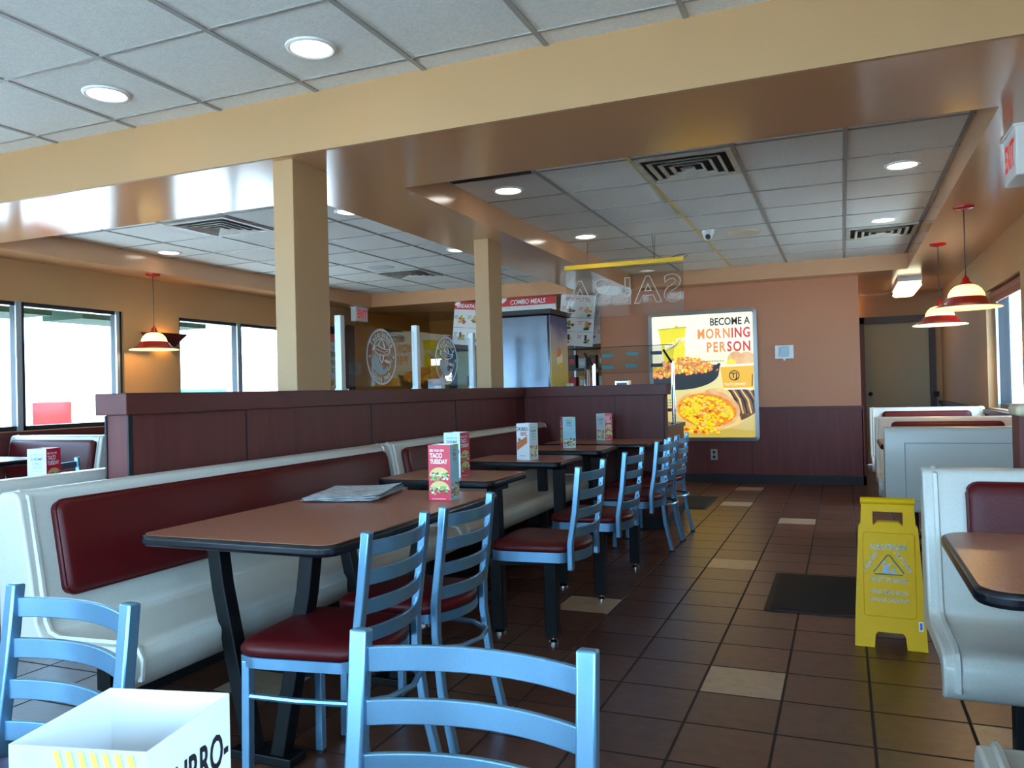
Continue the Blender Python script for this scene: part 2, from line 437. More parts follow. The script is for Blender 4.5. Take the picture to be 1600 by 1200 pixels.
# soffit: beam and rings round the two trays
ZS = 2.392
b = MB()
b.box(-6.5, 1.274, 3.32, 3.34, ZS, 2.75, 1)                 # south face of the beam
b.box(-6.5, 1.274, 3.34, 4.155, ZS, 2.75, 0)
b.box(-6.5, -6.09, 4.155, 9.65, ZS, 2.75, 0)
b.box(-3.03, -2.385, 4.155, 9.65, ZS, 2.75, 0)
b.box(0.68, 1.274, 4.155, 9.69, ZS, 2.75, 0)
b.box(-6.5, -2.5, 9.65, 12.3, ZS, 2.75, 0)
b.box(-2.5, 1.274, 9.69, 12.6, ZS, 2.75, 0)
tag(b.build('trim_4', [M_SOFFIT, M_BEAM], smooth=0), kind='structure')
for n, (ya, yb) in enumerate(((3.375, 3.675), (5.83, 6.085))):
    tag(MB().box(-2.712, -2.586, ya, yb, 1.195, 2.394).build('trim_%d' % (5 + n), M_BEAM, smooth=0, bevel=0.004), kind='structure')

tag(MB().box(-6.9, 1.7, -2.5, 13.0, 2.9, 3.1).build('roof', M_WALL, smooth=0), kind='structure')  # unseen slab added over the rooms to block sun and sky light

# ------------------------------------------------------------------ windows
def window_side(n, x, a, c, z0, z1, muls, inner, glassx):
    """window in a wall along Y. inner = +1 when the room lies at +x of the glass"""
    w = struct('window_%d' % n)
    f = MB(); d = 0.05
    f.box(x - d, x + d, a, c, z0, z0 + 0.04, 0); f.box(x - d, x + d, a, c, z1 - 0.035, z1, 0)
    f.box(x - d, x + d, a, a + 0.04, z0, z1, 0); f.box(x - d, x + d, c - 0.04, c, z0, z1, 0)
    s = x + inner * d
    f.box(min(s, s + inner * 0.02), max(s, s + inner * 0.02), c - 0.075, c - 0.04, z0, z1, 1)
    for m in muls:
        f.box(x - d, x + d, m - 0.03, m + 0.03, z0, z1, 0)
        f.box(min(s, s + inner * 0.015), max(s, s + inner * 0.015), m - 0.055, m - 0.005, z0, z1, 1)
    f.build('window_frame', [M_DARKFR, M_LIGHTFR], w, smooth=0)
    MB().box(x - 0.004, x + 0.004, a + 0.02, c - 0.02, z0 + 0.02, z1 - 0.02).build('glass', M_GLASS, w, smooth=0)
    return w
window_side(1, -6.58, 3.0, 5.80, SILL, HEAD, [4.76], 1, 0)
window_side(2, -6.58, 6.51, 8.35, SILL, HEAD, [7.47], 1, 0)
window_side(3, -6.58, -1.9, 2.6, SILL, HEAD, [-0.4, 1.1], 1, 0)
window_side(4, 1.41, 7.15, 8.75, 0.90, 2.0, [], -1, 0)
window_side(9, 1.41, -1.95, 0.55, 0.90, 2.0, [-0.7], -1, 0)
for n, (a, c) in enumerate(SOUTH):
    w = struct('window_%d' % (5 + n)); f = MB()
    for q in (a, c - 0.04, (a + c) / 2 - 0.02): f.box(q, q + 0.04, -2.26, -2.18, 0.35, 2.35)
    f.box(a, c, -2.26, -2.18, 0.35, 0.39); f.box(a, c, -2.26, -2.18, 2.31, 2.35)
    f.build('window_frame', M_DARKFR, w, smooth=0)
    MB().box(a + 0.02, c - 0.02, -2.224, -2.216, 0.37, 2.33).build('glass', M_GLASS, w, smooth=0)
# glazed side door on the left with its frame
d = struct('door_1'); f = MB()
for q in ((8.95, 9.02), (9.50, 9.62)): f.box(-6.62, -6.49, q[0], q[1], 0.02, 2.12)
f.box(-6.62, -6.50, 8.95, 9.62, 2.02, 2.12); f.box(-6.62, -6.52, 8.95, 9.62, 0.02, 0.25)
f.box(-6.50, -6.47, 9.60, 9.78, 0.02, 2.16)
f.build('door_frame', mat('dark_blue_door_frame', (36, 42, 56), 0.35, metal=0.3), d, smooth=0)
MB().box(-6.575, -6.565, 8.98, 9.58, 0.2, 2.05).build('glass', M_GLASS, d, smooth=0)
MB().tube([(-6.5, 9.56, 0.95), (-6.45, 9.56, 0.97), (-6.45, 9.56, 1.25), (-6.5, 9.56, 1.27)], 0.012).build('door_handle', M_ALU, d)
# hallway door
d = struct('door_2')
MB().box(0.30, 1.12, 12.52, 12.56, 0.01, 2.0).build('door_leaf', M_DOOR, d, smooth=0, bevel=0.003)
f = MB(); f.box(0.225, 0.30, 12.46, 12.56, 0, 2.09); f.box(1.12, 1.195, 12.46, 12.56, 0, 2.09); f.box(0.225, 1.195, 12.46, 12.56, 2.0, 2.09)
f.build('door_frame', M_TRIMB, d, smooth=0)
MB().lathe([(0.0, -0.06), (0.025, -0.055), (0.03, -0.035), (0.012, -0.02), (0.012, 0)], (0.36, 12.52, 1.0), 16, ax='y').build('door_knob', M_BLKMETAL, d)
MB().box(1.15, 1.22, 12.40, 12.44, 0.95, 1.02).build('strike_plate', M_BLKMETAL, d)

# ------------------------------------------------------------------ half-height partition walls
def low_wall(name, label, boxes, caps, seams):
    t = thing(name, label, 'low wall')
    b = MB()
    for q in boxes: b.box(*q)
    b.build('panelling', M_LAM, t, smooth=0)
    c = MB()
    for q in caps: c.box(*q)
    c.build('cap', M_LAMCAP, t, smooth=0, bevel=0.004)
    c = MB()
    for q in seams: c.box(*q)
    if seams: c.build('seam_strip', M_BLACK, t, smooth=0)
    b = MB()
    for q in boxes: b.box(q[0] - 0.004, q[1] + 0.004, q[2] - 0.004, q[3] + 0.004, 0.001, 0.10)
    b.build('kick_strip', M_BLACK, t, smooth=0)
    return t
xe = -2.595
seams = [(xe - 0.001, xe + 0.003, y - 0.004, y + 0.004, 0.1, 1.11) for y in (3.0, 4.08, 5.2, 6.35)]
seams += [(-2.60, -2.591, 2.325, 2.345, 0.1, 1.11), (-2.719, -2.710, 2.325, 2.345, 0.1, 1.11)]
low_wall('low_wall', 'long reddish wood half wall behind the main bench, carrying two tan columns',
         [(-2.715, xe, 2.33, 6.70, 0, 1.115)], [(-2.74, -2.572, 2.30, 6.72, 1.112, 1.198)], seams)
low_wall('low_wall', 'short reddish wood half wall across the end of the benches',
         [(xe + 0.001, -1.36, 6.56, 6.69, 0, 1.111)], [(-2.571, -1.335, 6.535, 6.715, 1.108, 1.198)],
         [(x - 0.004, x + 0.004, 6.556, 6.562, 0.1, 1.108) for x in (-1.78,)] + [(-1.372, -1.357, 6.552, 6.566, 0.1, 1.108)])
low_wall('low_wall', 'brown half wall of the order queue under the glass screen with the round emblems',
         [(-3.69, -3.53, 5.05, 7.9, 0, 1.10)], [(-3.72, -3.50, 5.02, 7.93, 1.10, 1.15)], [])
# stub divider beside the right-hand window
t = thing('divider', 'brown divider with light rounded cap beside the right-hand window booths', 'divider')
MB().box(0.545, 1.24, 3.07, 3.17, 0.001, 1.05).build('panel', mat('tan_divider_laminate', (150, 118, 86), 0.4), t, smooth=0)
MB().box(0.53, 0.55, 3.06, 3.18, 0.001, 1.05).build('end_strip', M_LAM, t, smooth=0)
MB().box(0.52, 1.24, 3.045, 3.195, 1.045, 1.085).build('cap', mat('pale_stone_cap', (196, 180, 150), 0.4), t, bevel=0.015, seg=3)

# ------------------------------------------------------------------ moulded bench shells
def shell(name, label, L, loc, rz, group, cushion=(0.12, 0.12), H=0.89, legs=2, cat='bench', cap_rim=True):
    """length L along local +x; back plane y=0, the sitter faces +y"""
    t = thing(name, label, cat, loc, rz, group)
    k = H / 0.89
    prof = [(0.0, 0.40), (0.0, 0.86 * k), (0.006, 0.88 * k), (0.02, 0.89 * k), (0.075, 0.89 * k), (0.092, 0.882 * k), (0.10, 0.865 * k),
            (0.145, 0.62), (0.165, 0.49), (0.185, 0.455), (0.23, 0.442), (0.40, 0.448), (0.50, 0.452), (0.545, 0.442), (0.565, 0.415), (0.562, 0.37), (0.545, 0.335),
            (0.52, 0.318), (0.505, 0.325), (0.51, 0.36), (0.495, 0.39), (0.46, 0.40), (0.10, 0.385), (0.06, 0.37), (0.02, 0.37)]
    MB().prism([(y, z) for y, z in prof][::-1], 'x', 0.0, L).build('shell', M_SHELL, t, bevel=0.014, seg=3, smooth=50)
    # raised end ridges following the front outline
    path = [(0.05, 0.888 * k), (0.095, 0.875 * k), (0.145, 0.62), (0.165, 0.49), (0.185, 0.457), (0.23, 0.444), (0.50, 0.453), (0.545, 0.443), (0.563, 0.415), (0.555, 0.35)]
    for x in (0.035, L - 0.035):
        MB().tube([(x, y, z) for y, z in path], 0.010, 6).build('end_ridge', M_SHELL, t)
    # darker raised strips paint the shade of a recessed panel outline on the back
    g = MB()
    for q in ((0.11, L - 0.11, 0.79, 0.796), (0.11, L - 0.11, 0.44, 0.444), (0.11, 0.116, 0.44, 0.796), (L - 0.116, L - 0.11, 0.44, 0.796)):
        g.box(q[0], q[1], -0.003, 0.002, q[2] * k, q[3] * k)
    g.build('painted_groove_line', mat('groove_shade_grey', (150, 156, 156), 0.5), t, smooth=0)
    # cushion lies on the leaning back
    c0, c1 = cushion; n = Vector((0.0, 0.245, 0.045)).normalized()
    o = Vector((c0, 0.1585, 0.555)); up = Vector((0, -0.0540, 0.2950)).normalized()
    # back surface from (0.145,0.62) to (0.10,0.865)
    p0 = Vector((0, 0.157, 0.553)); p1 = Vector((0, 0.1035, 0.848 * k)); up = (p1 - p0).normalized(); hh = (p1 - p0).length
    W = L - c0 - c1
    fr = frame(Vector((c0, p0.y, p0.z)), (-1, 0, 0), up)   # normal = u x v -> faces +y
    pts = [(-W + 0.0, 0.0)]
    pts = rrect(-W, 0, 0, hh, 0.03, 4)
    b = MB(); m = len(pts)
    levels = [(-0.01, 0.0), (0.022, 0.0), (0.034, 0.006), (0.038, 0.018), (0.040, 0.04)]
    cx, cy = -W / 2, hh / 2; vs = []
    for w, ins in levels:
        for x, y in pts:
            sx = (abs(x - cx) - ins) / max(1e-6, abs(x - cx)) if abs(x - cx) > ins else 0.0
            sy = (abs(y - cy) - ins) / max(1e-6, abs(y - cy)) if abs(y - cy) > ins else 0.0
            vs.append(fr @ Vector((cx + (x - cx) * sx, cy + (y - cy) * sy, w)))
    fs = []
    for l in range(len(levels) - 1):
        for i in range(m):
            j = (i + 1) % m; fs.append((l * m + i, l * m + j, (l + 1) * m + j, (l + 1) * m + i))
    fs.append(tuple(range((len(levels) - 1) * m, len(levels) * m)))
    b._add(vs, fs)
    b.build('back_cushion', M_VINYL, t, smooth=60)
    rim = [fr @ Vector((x, y, 0.021)) for x, y in pts]
    MB().tube(rim, 0.006, 6, close=True).build('cushion_piping', M_VINYL, t)
    for i in range(legs):
        x = 0.25 + (L - 0.5) * i / max(1, legs - 1)
        g = MB(); g.box(x - 0.035, x + 0.035, 0.16, 0.22, 0.005, 0.39); g.box(x - 0.035, x + 0.035, 0.10, 0.46, 0.35, 0.395); g.box(x - 0.045, x + 0.045, 0.06, 0.42, 0.001, 0.025)
        g.build('leg', M_BLKMETAL, t, smooth=0, bevel=0.003)
    return t

# main bench, facing the aisle (+x): local x -> -Y, local y -> +X
shell('bench', 'near section of the long off-white bench with burgundy back along the half wall', 2.17, (-2.47, 3.88, 0), R(-90), 'bench sections along the half wall', (0.06, 0.10), legs=3)
shell('bench', 'far section of the long off-white bench with burgundy back, reaching the corner', 2.58, (-2.47, 6.50, 0), R(-90), 'bench sections along the half wall', (0.08, 0.10), legs=3)
# bench on the window side, back towards us
shell('bench', 'pale grey bench facing the left windows, its back to the near bench', 2.6, (-2.80, 0.55, 0), R(90), None, (0.1, 0.1), legs=3)
# window-side booth in the left bay
shell('booth_seat', 'booth seat with purplish-lit burgundy back under the left window', 1.05, (-5.36, 4.66, 0), R(180), None, (0.05, 0.05), legs=2, cat='booth seat', H=0.90)
# right-hand booths
shell('booth_seat', 'booth seat nearest the camera at the right edge, facing away', 1.0, (0.225, 1.15, 0), 0, None, (0.12, 0.12), cat='booth seat').scale = (1, 1.25, 1)
shell('booth_seat', 'off-white booth seat behind the yellow sign, facing the camera across a brown table', 1.0, (1.225, 2.94, 0), R(180), None, (0.12, 0.12), cat='booth seat')
shell('booth_seat', 'blue-grey booth back with a grooved panel, seen from behind past the yellow sign', 1.0, (0.225, 5.42, 0), 0, None, (0.12, 0.12), cat='booth seat')
shell('booth_seat', 'middle right booth seat whose burgundy cushion shows just above the grooved back', 1.0, (1.225, 7.06, 0), R(180), None, (0.12, 0.12), cat='booth seat')
shell('booth_seat', 'farthest right booth seat, by the hallway door', 1.0, (1.235, 8.80, 0), R(180), None, (0.12, 0.12), cat='booth seat', H=0.915)

# ------------------------------------------------------------------ tables
def table_top(t, x0, x1, y0, y1, z, r=0.06):
    MB().prism(rrect(x0, x1, y0, y1, r, 6), 'z', z - 0.034, z).build('edge_band', M_EDGE, t, bevel=0.011, seg=3)
    MB().prism(rrect(x0 + 0.011, x1 - 0.011, y0 + 0.011, y1 - 0.011, r - 0.008, 6), 'z', z - 0.01, z + 0.0012).build('tabletop', M_TOP, t)
def vbase(t, cx, cy, axis='x', z=0.716, half=0.19):
    g = MB()
    for s in (-1, 1):
        g.tube([(cx + s * half, cy, z - 0.02), (cx + s * (half - 0.02), cy, 0.55), (cx + s * 0.055, cy, 0.02)], 0, sec=[(-0.026, -0.026), (0.026, -0.026), (0.026, 0.026), (-0.026, 0.026)], up=(0, 1, 0))
        g.build('leg', M_BLKMETAL, t, smooth=0, bevel=0.004); g = MB()
    MB().box(cx - half - 0.04, cx + half + 0.04, cy - 0.03, cy + 0.03, z - 0.03, z).build('top_brace', M_BLKMETAL, t, smooth=0)
    MB().box(cx - 0.12, cx + 0.12, cy - 0.04, cy + 0.04, 0.0, 0.03).build('foot', M_BLKMETAL, t, smooth=0, bevel=0.004)
t = thing('dining_table', 'large brown table with black edge nearest the camera, newspaper on it', 'table', (-1.68, 2.45, 0))
table_top(t, -0.375, 0.36, -0.60, 0.60, 0.75)
vbase(t, -0.07, -0.36); vbase(t, -0.07, 0.36)

TZ = 0.758
def cluster_table(label, y, hw=0.31, hd=0.24, x=-1.80, z=TZ):
    t = thing('dining_table', label, 'table', (x, y, 0), 0, 'small brown two-person tables along the bench')
    table_top(t, -hw, hw, -hd, hd, z, 0.055)
    for s in (-0.2, 0.22):
        MB().tube([(s, 0.0, z - 0.035), (s + 0.01, 0.0, 0.02)], 0, sec=[(-0.03, -0.03), (0.03, -0.03), (0.03, 0.03), (-0.03, 0.03)], up=(0, 1, 0)).build('leg', M_BLKMETAL, t, smooth=0, bevel=0.004)
        MB().lathe([(0, 0), (0.03, 0), (0.03, 0.008), (0.01, 0.02), (0.01, 0.03)], (s + 0.01, 0, 0), 12).build('glide', M_CHROME, t)
    MB().box(-0.26, 0.28, -0.03, 0.03, z - 0.06, z - 0.034).build('top_brace', M_BLKMETAL, t, smooth=0)
    MB().box(-0.2, 0.22, -0.02, 0.02, 0.16, 0.20).build('stretcher', M_BLKMETAL, t, smooth=0)
    return t
cluster_table('small brown table second from the camera, holding the shrimp and taco card', 3.57)
cluster_table('small brown table holding the card with churros on it', 4.52)
cluster_table('small brown table holding the blue fish card', 5.36)
t = thing('dining_table', 'brown table against the short half wall, farthest of the row', 'table', (-1.78, 6.20, 0))
table_top(t, -0.42, 0.42, -0.33, 0.33, 0.75); vbase(t, 0, 0, half=0.16)
t = thing('dining_table', 'brown booth table at the right edge by the yellow sign', 'table', (0.745, 2.15, 0))
table_top(t, -0.51, 0.48, -0.34, 0.37, 0.75, 0.07)
MB().box(-0.1, -0.03, -0.04, 0.04, 0.02, 0.716).build('leg', M_BLKMETAL, t, smooth=0, bevel=0.004)
MB().box(-0.32, 0.2, -0.06, 0.06, 0, 0.03).build('foot', M_BLKMETAL, t, smooth=0, bevel=0.004)
t = thing('dining_table', 'booth table between the far right booths, only its brown corner showing', 'table', (0.72, 6.2, 0))
table_top(t, -0.5, 0.48, -0.34, 0.34, 0.75, 0.07)
MB().box(-0.1, -0.03, -0.04, 0.04, 0.02, 0.716).build('leg', M_BLKMETAL, t, smooth=0, bevel=0.004)
MB().box(-0.32, 0.2, -0.06, 0.06, 0, 0.03).build('foot', M_BLKMETAL, t, smooth=0, bevel=0.004)
t = thing('dining_table', 'table under the left window in front of the purplish booth seat', 'table', (-5.90, 3.72, 0))
table_top(t, -0.52, 0.52, -0.34, 0.42, 0.765, 0.05); vbase(t, 0, 0)
t = thing('dining_table', 'table behind the near bench carrying the shrimp and taco card at the left edge', 'table', (-3.50, 2.25, 0))
table_top(t, -0.33, 0.33, -0.45, 0.45, 0.75, 0.05); vbase(t, 0, -0.3, half=0.15)
t = thing('dining_table', 'table at which the picture was taken, holding the large open card', 'table', (-0.45, 0.15, 0))
table_top(t, -0.6, 0.6, -0.35, 0.36, 0.75, 0.05); vbase(t, 0, 0)

# ------------------------------------------------------------------ chairs
def chair_back(t, w=0.185, ytop=-0.225, yseat=-0.185, zb=0.40, ztop=0.80, rear_foot=True, lean=0.0):
    sec = [(-0.015, -0.013), (0.015, -0.013), (0.015, 0.013), (-0.015, 0.013)]
    for s in (-1, 1):
        if rear_foot:
            path = [(s * (w + 0.012), yseat - 0.065, 0.008), (s * (w + 0.006), yseat - 0.02, 0.20), (s * w, yseat, 0.38), (s * w, yseat, 0.48), (s * w, (yseat + ytop) / 2 - 0.002, 0.64), (s * w, ytop, ztop)]
        else:
            path = [(s * w, yseat, zb), (s * w, yseat, 0.50), (s * w, (yseat + ytop) / 2 - 0.002, 0.64), (s * w, ytop, ztop)]
        p = MB().tube(path, 0, sec=sec, up=(0, 1, 0)).build('leg' if rear_foot else 'back_post', M_SILVER, t, smooth=30, bevel=0.004)
        if rear_foot:
            MB().lathe([(0, 0), (0.018, 0), (0.018, 0.012), (0, 0.012)], (s * (w + 0.012), yseat - 0.065, 0), 10).build('foot_glide', M_BLACK, p)
    for zc in (ztop - 0.047, ztop - 0.127, ztop - 0.207, ztop - 0.287):
        y0 = yseat + (ytop - yseat) * (zc - 0.48) / (ztop - 0.48); pts = []
        n = 14
        for i in range(n + 1):
            u = -1 + 2 * i / n; pts.append((u * w, y0 - 0.045 * (1 - u * u), zc))
        MB().tube(pts, 0, sec=[(-0.005, -0.020), (0.005, -0.020), (0.005, 0.020), (-0.005, 0.020)], up=(0, 0, 1)).build('back_slat', M_SILVER, t, smooth=50, bevel=0.002)

def seat_outline(k=1.0, n=8):
    pts = [(-0.175, -0.10)]
    out = []
    for i in range(n + 1):            # rounded rear
        a = R(200 + 140 * i / n); out.append((0.185 * math.cos(a) / math.cos(R(20)) * 1.0, -0.09 + 0.13 * (math.sin(a) + math.sin(R(20)) * 0) ))
    out += [(0.205, 0.10), (0.205, 0.15), (0.19, 0.185), (0.15, 0.20), (-0.15, 0.20), (-0.19, 0.185), (-0.205, 0.15), (-0.205, 0.10)]
    return [(x * k, y * k) for x, y in out]
def seat(t, z=0.44):
    m = None; vs = []; fs = []
    levels = [(0.97, 0.0), (1.0, 0.008), (1.0, 0.024), (0.96, 0.036), (0.85, 0.044), (0.6, 0.049), (0.25, 0.050)]
    for k, h in levels:
        o = seat_outline(k); m = len(o); vs += [(x, y, z + h) for x, y in o]
    for l in range(len(levels) - 1):
        for i in range(m):
            j = (i + 1) % m; fs.append((l * m + i, l * m + j, (l + 1) * m + j, (l + 1) * m + i))
    fs += [tuple(range((len(levels) - 1) * m, len(levels) * m)), tuple(range(m - 1, -1, -1))]
    MB()._add(vs, fs).build('seat', M_VINYL, t, smooth=70)

def make_chair(label, loc, rz, group):
    t = thing('dining_chair', label, 'chair', loc, rz, group)
    seat(t)
    o = seat_outline(0.965)
    MB().tube([(x, y, 0.425) for x, y in o], 0, sec=[(-0.008, -0.015), (0.008, -0.015), (0.008, 0.015), (-0.008, 0.015)], close=True).build('seat_frame', M_SILVER, t)
    for s in (-1, 1):
        l = MB().tube([(s * 0.185, 0.165, 0.425), (s * 0.19, 0.17, 0.01)], 0, sec=[(-0.013, -0.013), (0.013, -0.013), (0.013, 0.013), (-0.013, 0.013)], up=(0, 1, 0)).build('leg', M_SILVER, t, smooth=0, bevel=0.003)
        MB().lathe([(0, 0), (0.018, 0), (0.018, 0.012), (0, 0.012)], (s * 0.19, 0.17, 0), 10).build('foot_glide', M_BLACK, l)
    # curved tube that ties the four legs below the seat
    pts = [(-0.19, 0.165, 0.325), (-0.188, 0.0, 0.325), (-0.17, -0.15, 0.325), (-0.10, -0.235, 0.325), (0.0, -0.26, 0.325), (0.10, -0.235, 0.325), (0.17, -0.15, 0.325), (0.188, 0.0, 0.325), (0.19, 0.165, 0.325)]
    MB().tube(pts, 0.009, 8).build('stretcher', M_SILVER, t)
    chair_back(t)
    return t
CH = 'loose silver ladder-back chairs'
c0 = make_chair('silver ladder-back chair nearest the camera in the foreground, back turned to us', (-0.522, 0.862, 0), R(182), CH)
W90 = R(90)
dup(c0, 'silver ladder-back chair at the left edge in the foreground, left of the large card', (-1.425, 0.885, 0), R(173), CH)
dup(c0, 'silver chair with burgundy seat at the near corner of the newspaper table', (-1.43, 2.01, 0), R(94), CH)
dup(c0, 'silver chair with burgundy seat pushed in behind the nearer one at the newspaper table', (-1.43, 2.50, 0), R(90), CH)
dup(c0, 'grey ladder-back chair at the far table, mostly hidden behind the swivel seats', (-1.40, 5.88, 0), R(90), CH)
dup(c0, 'last grey ladder-back chair of the row, beside the end of the short half wall', (-1.40, 6.335, 0), R(90), CH)
dup(c0, 'silver chair showing one post beyond the bench by the left window', (-4.45, 3.78, 0), R(-60), CH)

def make_swivel(label, loc, rz, group, foot, arm):
    """loc is the point under the seat centre; foot = local position of the floor post"""
    t = thing('swivel_seat', label, 'chair', loc, rz, group)
    seat(t, 0.452)
    o = seat_outline(0.965)
    MB().tube([(x, y, 0.432) for x, y in o], 0, sec=[(-0.006, -0.022), (0.006, -0.022), (0.006, 0.022), (-0.006, 0.022)], close=True).build('seat_frame', M_SILVER, t)
    chair_back(t, w=0.195, ytop=-0.235, yseat=-0.19, zb=0.385, ztop=0.835, rear_foot=False)
    b = MB(); b.box(-0.12, 0.12, -0.12, 0.12, 0.405, 0.425); b.box(-0.03, 0.03, -0.03, 0.03, 0.37, 0.41)
    b.build('swivel_plate', M_BLKMETAL, t, smooth=0)
    MB().tube([(foot[0], foot[1], 0.39), (foot[0], foot[1], 0.03)], 0, sec=[(-0.03, -0.03), (0.03, -0.03), (0.03, 0.03), (-0.03, 0.03)], up=(0, 1, 0)).build('floor_post', M_BLKMETAL, t, smooth=0, bevel=0.004)
    MB().lathe([(0, 0), (0.024, 0), (0.024, 0.008), (0.008, 0.016), (0.008, 0.035)], (foot[0], foot[1], 0), 12).build('glide', M_CHROME, t)
    MB().tube([(foot[0], foot[1], 0.36), (0, 0, 0.385), (arm[0], arm[1], 0.36)], 0, sec=[(-0.025, -0.02), (0.025, -0.02), (0.025, 0.02), (-0.025, 0.02)]).build('support_arm', M_BLKMETAL, t, smooth=0)
    return t
SW = 'silver swivel seats with burgundy pads on black posts'
s0 = make_swivel('swivel seat with burgundy pad nearest the camera, beside the two loose chairs', (-1.30, 3.50, 0), W90, SW, (0.0, -0.03), (0.0, 0.28))
dup(s0, 'middle swivel seat, its black post standing on a pale floor tile', (-1.30, 4.30, 0), W90, SW)
dup(s0, 'swivel seat farthest from the camera, just before the grey chairs', (-1.31, 5.13, 0), W90, SW)

# ------------------------------------------------------------------ ceiling fixtures
M_LENS = emat('lamp_lens_glow', (255, 250, 238), 9.0)
def downlight(label, x, y, z, group):
    t = thing('recessed_downlight', label, 'ceiling light', (x, y, z - 0.006), 0, group)
    MB().lathe([(0.088, 0.006), (0.088, -0.002), (0.098, -0.006), (0.108, -0.002), (0.110, 0.006)], (0, 0, 0), 36).build('trim_ring', M_WHITE, t)
    MB().sphere((0, 0, 0.003), 0.089, 0, 32, 6, (1, 1, 0.10), -1, 0).build('lens', M_LENS, t)
    return t
DL = 'round recessed downlights'
downlight('round downlight in the near ceiling, right one of the two above the beam', -2.106, 2.896, ZN, DL)
downlight('round downlight in the near ceiling, left one of the two above the beam', -3.33, 2.896, ZN, DL)
downlight('round downlight beside the dark slot vent at the left of the right ceiling tray', -2.114, 5.133, ZR, DL)
downlight('round downlight above the left end of the yellow bar sign', -2.135, 7.013, ZR, DL)
downlight('brightest round downlight at the right side of the right ceiling tray', 0.39, 5.725, ZR, DL)
downlight('round downlight next to the far right square vent', 0.357, 7.587, ZR, DL)
downlight('round downlight just right of the near column, half cut by the soffit', -3.435, 5.151, ZR, DL)
downlight('round downlight just left of the far column, half cut by the soffit', -3.45, 7.041, ZR, DL)
downlight('round downlight above the left hanging lamp', -5.874, 5.778, ZR, DL)

M_VENTW = mat('dusty_white_metal', (206, 206, 196), 0.5, noise=(9, (168, 164, 154), 0.25))
M_VOID = mat('vent_void', (12, 12, 13), 0.9)
def vent(label, x, y, z=ZR, s=0.59):
    t = thing('ceiling_vent', label, 'ceiling vent', (x, y, z - 0.004), 0, 'square ceiling vents')
    h = s / 2
    MB().box(-h, h, -h, h, 0.0, 0.004).build('backing', M_VOID, t, smooth=0)
    f = MB()
    for a, b in ((h, h - 0.035),):
        f.box(-a, a, -a, -b, -0.012, 0.0); f.box(-a, a, b, a, -0.012, 0.0); f.box(-a, -b, -b, b, -0.012, 0.0); f.box(b, a, -b, b, -0.012, 0.0)
    f.build('frame', M_VENTW, t, smooth=0)
    for a in (0.225, 0.165, 0.105, 0.045):
        q = MB(); t0, t1 = 0.016, 0.003
        lo = [(sx * a, sy * a, -0.020) for sx, sy in ((-1, -1), (1, -1), (1, 1), (-1, 1))]; up_ = [(sx * (a - 0.022), sy * (a - 0.022), -0.006) for sx, sy in ((-1, -1), (1, -1), (1, 1), (-1, 1))]
        vs = lo + up_; vs2 = [(v[0] * (a - 0.007) / a, v[1] * (a - 0.007) / a, v[2] - 0.001) for v in lo] + [(v[0] * 0.98, v[1] * 0.98, v[2] - 0.004) for v in up_]
        fs = []
        for i in range(4):
            j = (i + 1) % 4
            fs += [(i, i + 4, j + 4, j), (i + 8, j + 8, j + 12, i + 12), (i, j, j + 8, i + 8), (i + 4, i + 12, j + 12, j + 4)]
        q._add(vs + vs2, fs); q.build('louvre', M_VENTW, t, smooth=0)
    return t
vent('large dusty square vent nearest in the right ceiling tray', -0.865, 5.10)
vent('square vent at the far right of the right ceiling tray', 0.36, 8.15)
vent('square vent with white concentric louvres in the left ceiling tray', -4.635, 5.10)
vent('square vent far back in the left ceiling tray, beside the round grille', -4.635, 8.15)
t = thing('slot_vent', 'dark slot vent at the near left corner of the right ceiling tray', 'ceiling vent', (-2.08, 4.66, ZR - 0.004))
MB().box(-0.28, 0.28, -0.13, 0.13, 0, 0.004).build('backing', M_VOID, t, smooth=0)
q = MB()
for i in range(6): q.box(-0.28, 0.28, -0.12 + i * 0.045, -0.114 + i * 0.045, -0.01, 0)
q.build('slat', mat('dark_grey_metal', (70, 72, 74), 0.5), t, smooth=0)
t = thing('speaker_grille', 'round flat grille in the left ceiling tray next to the far vent', 'ceiling speaker', (-4.67, 7.60, ZR - 0.006))
MB().lathe([(0, -0.004), (0.12, -0.004), (0.145, 0.0), (0.15, 0.006)], (0, 0, 0), 36).build('grille', mat('pale_grey_grille', (190, 196, 196), 0.6, bump=(400, 0.5)), t)
t = thing('speaker_grille', 'yellowed oval-looking round grille beside the dome camera', 'ceiling speaker', (-0.80, 7.58, ZR - 0.006))
MB().lathe([(0, -0.010), (0.07, -0.010), (0.14, -0.004), (0.15, 0.006)], (0, 0, 0), 36).build('grille', mat('yellowed_grille', (196, 190, 160), 0.35), t)
t = thing('security_camera', 'small white dome camera on the ceiling by the yellowed grid bar', 'security camera', (-1.08, 7.30, ZR))
MB().lathe([(0, -0.001), (0.055, -0.001), (0.055, -0.03), (0.045, -0.045), (0, -0.05)], (0, 0, 0), 24).build('base', M_WHITE, t)
MB().sphere((0, -0.01, -0.055), 0.042).build('camera_ball', M_WHITE, t)
MB().lathe([(0, -0.010), (0.022, -0.010), (0.024, 0.012), (0, 0.012)], (0.004, -0.047, -0.066), 16, ax='y').build('lens', M_BLACK, t)

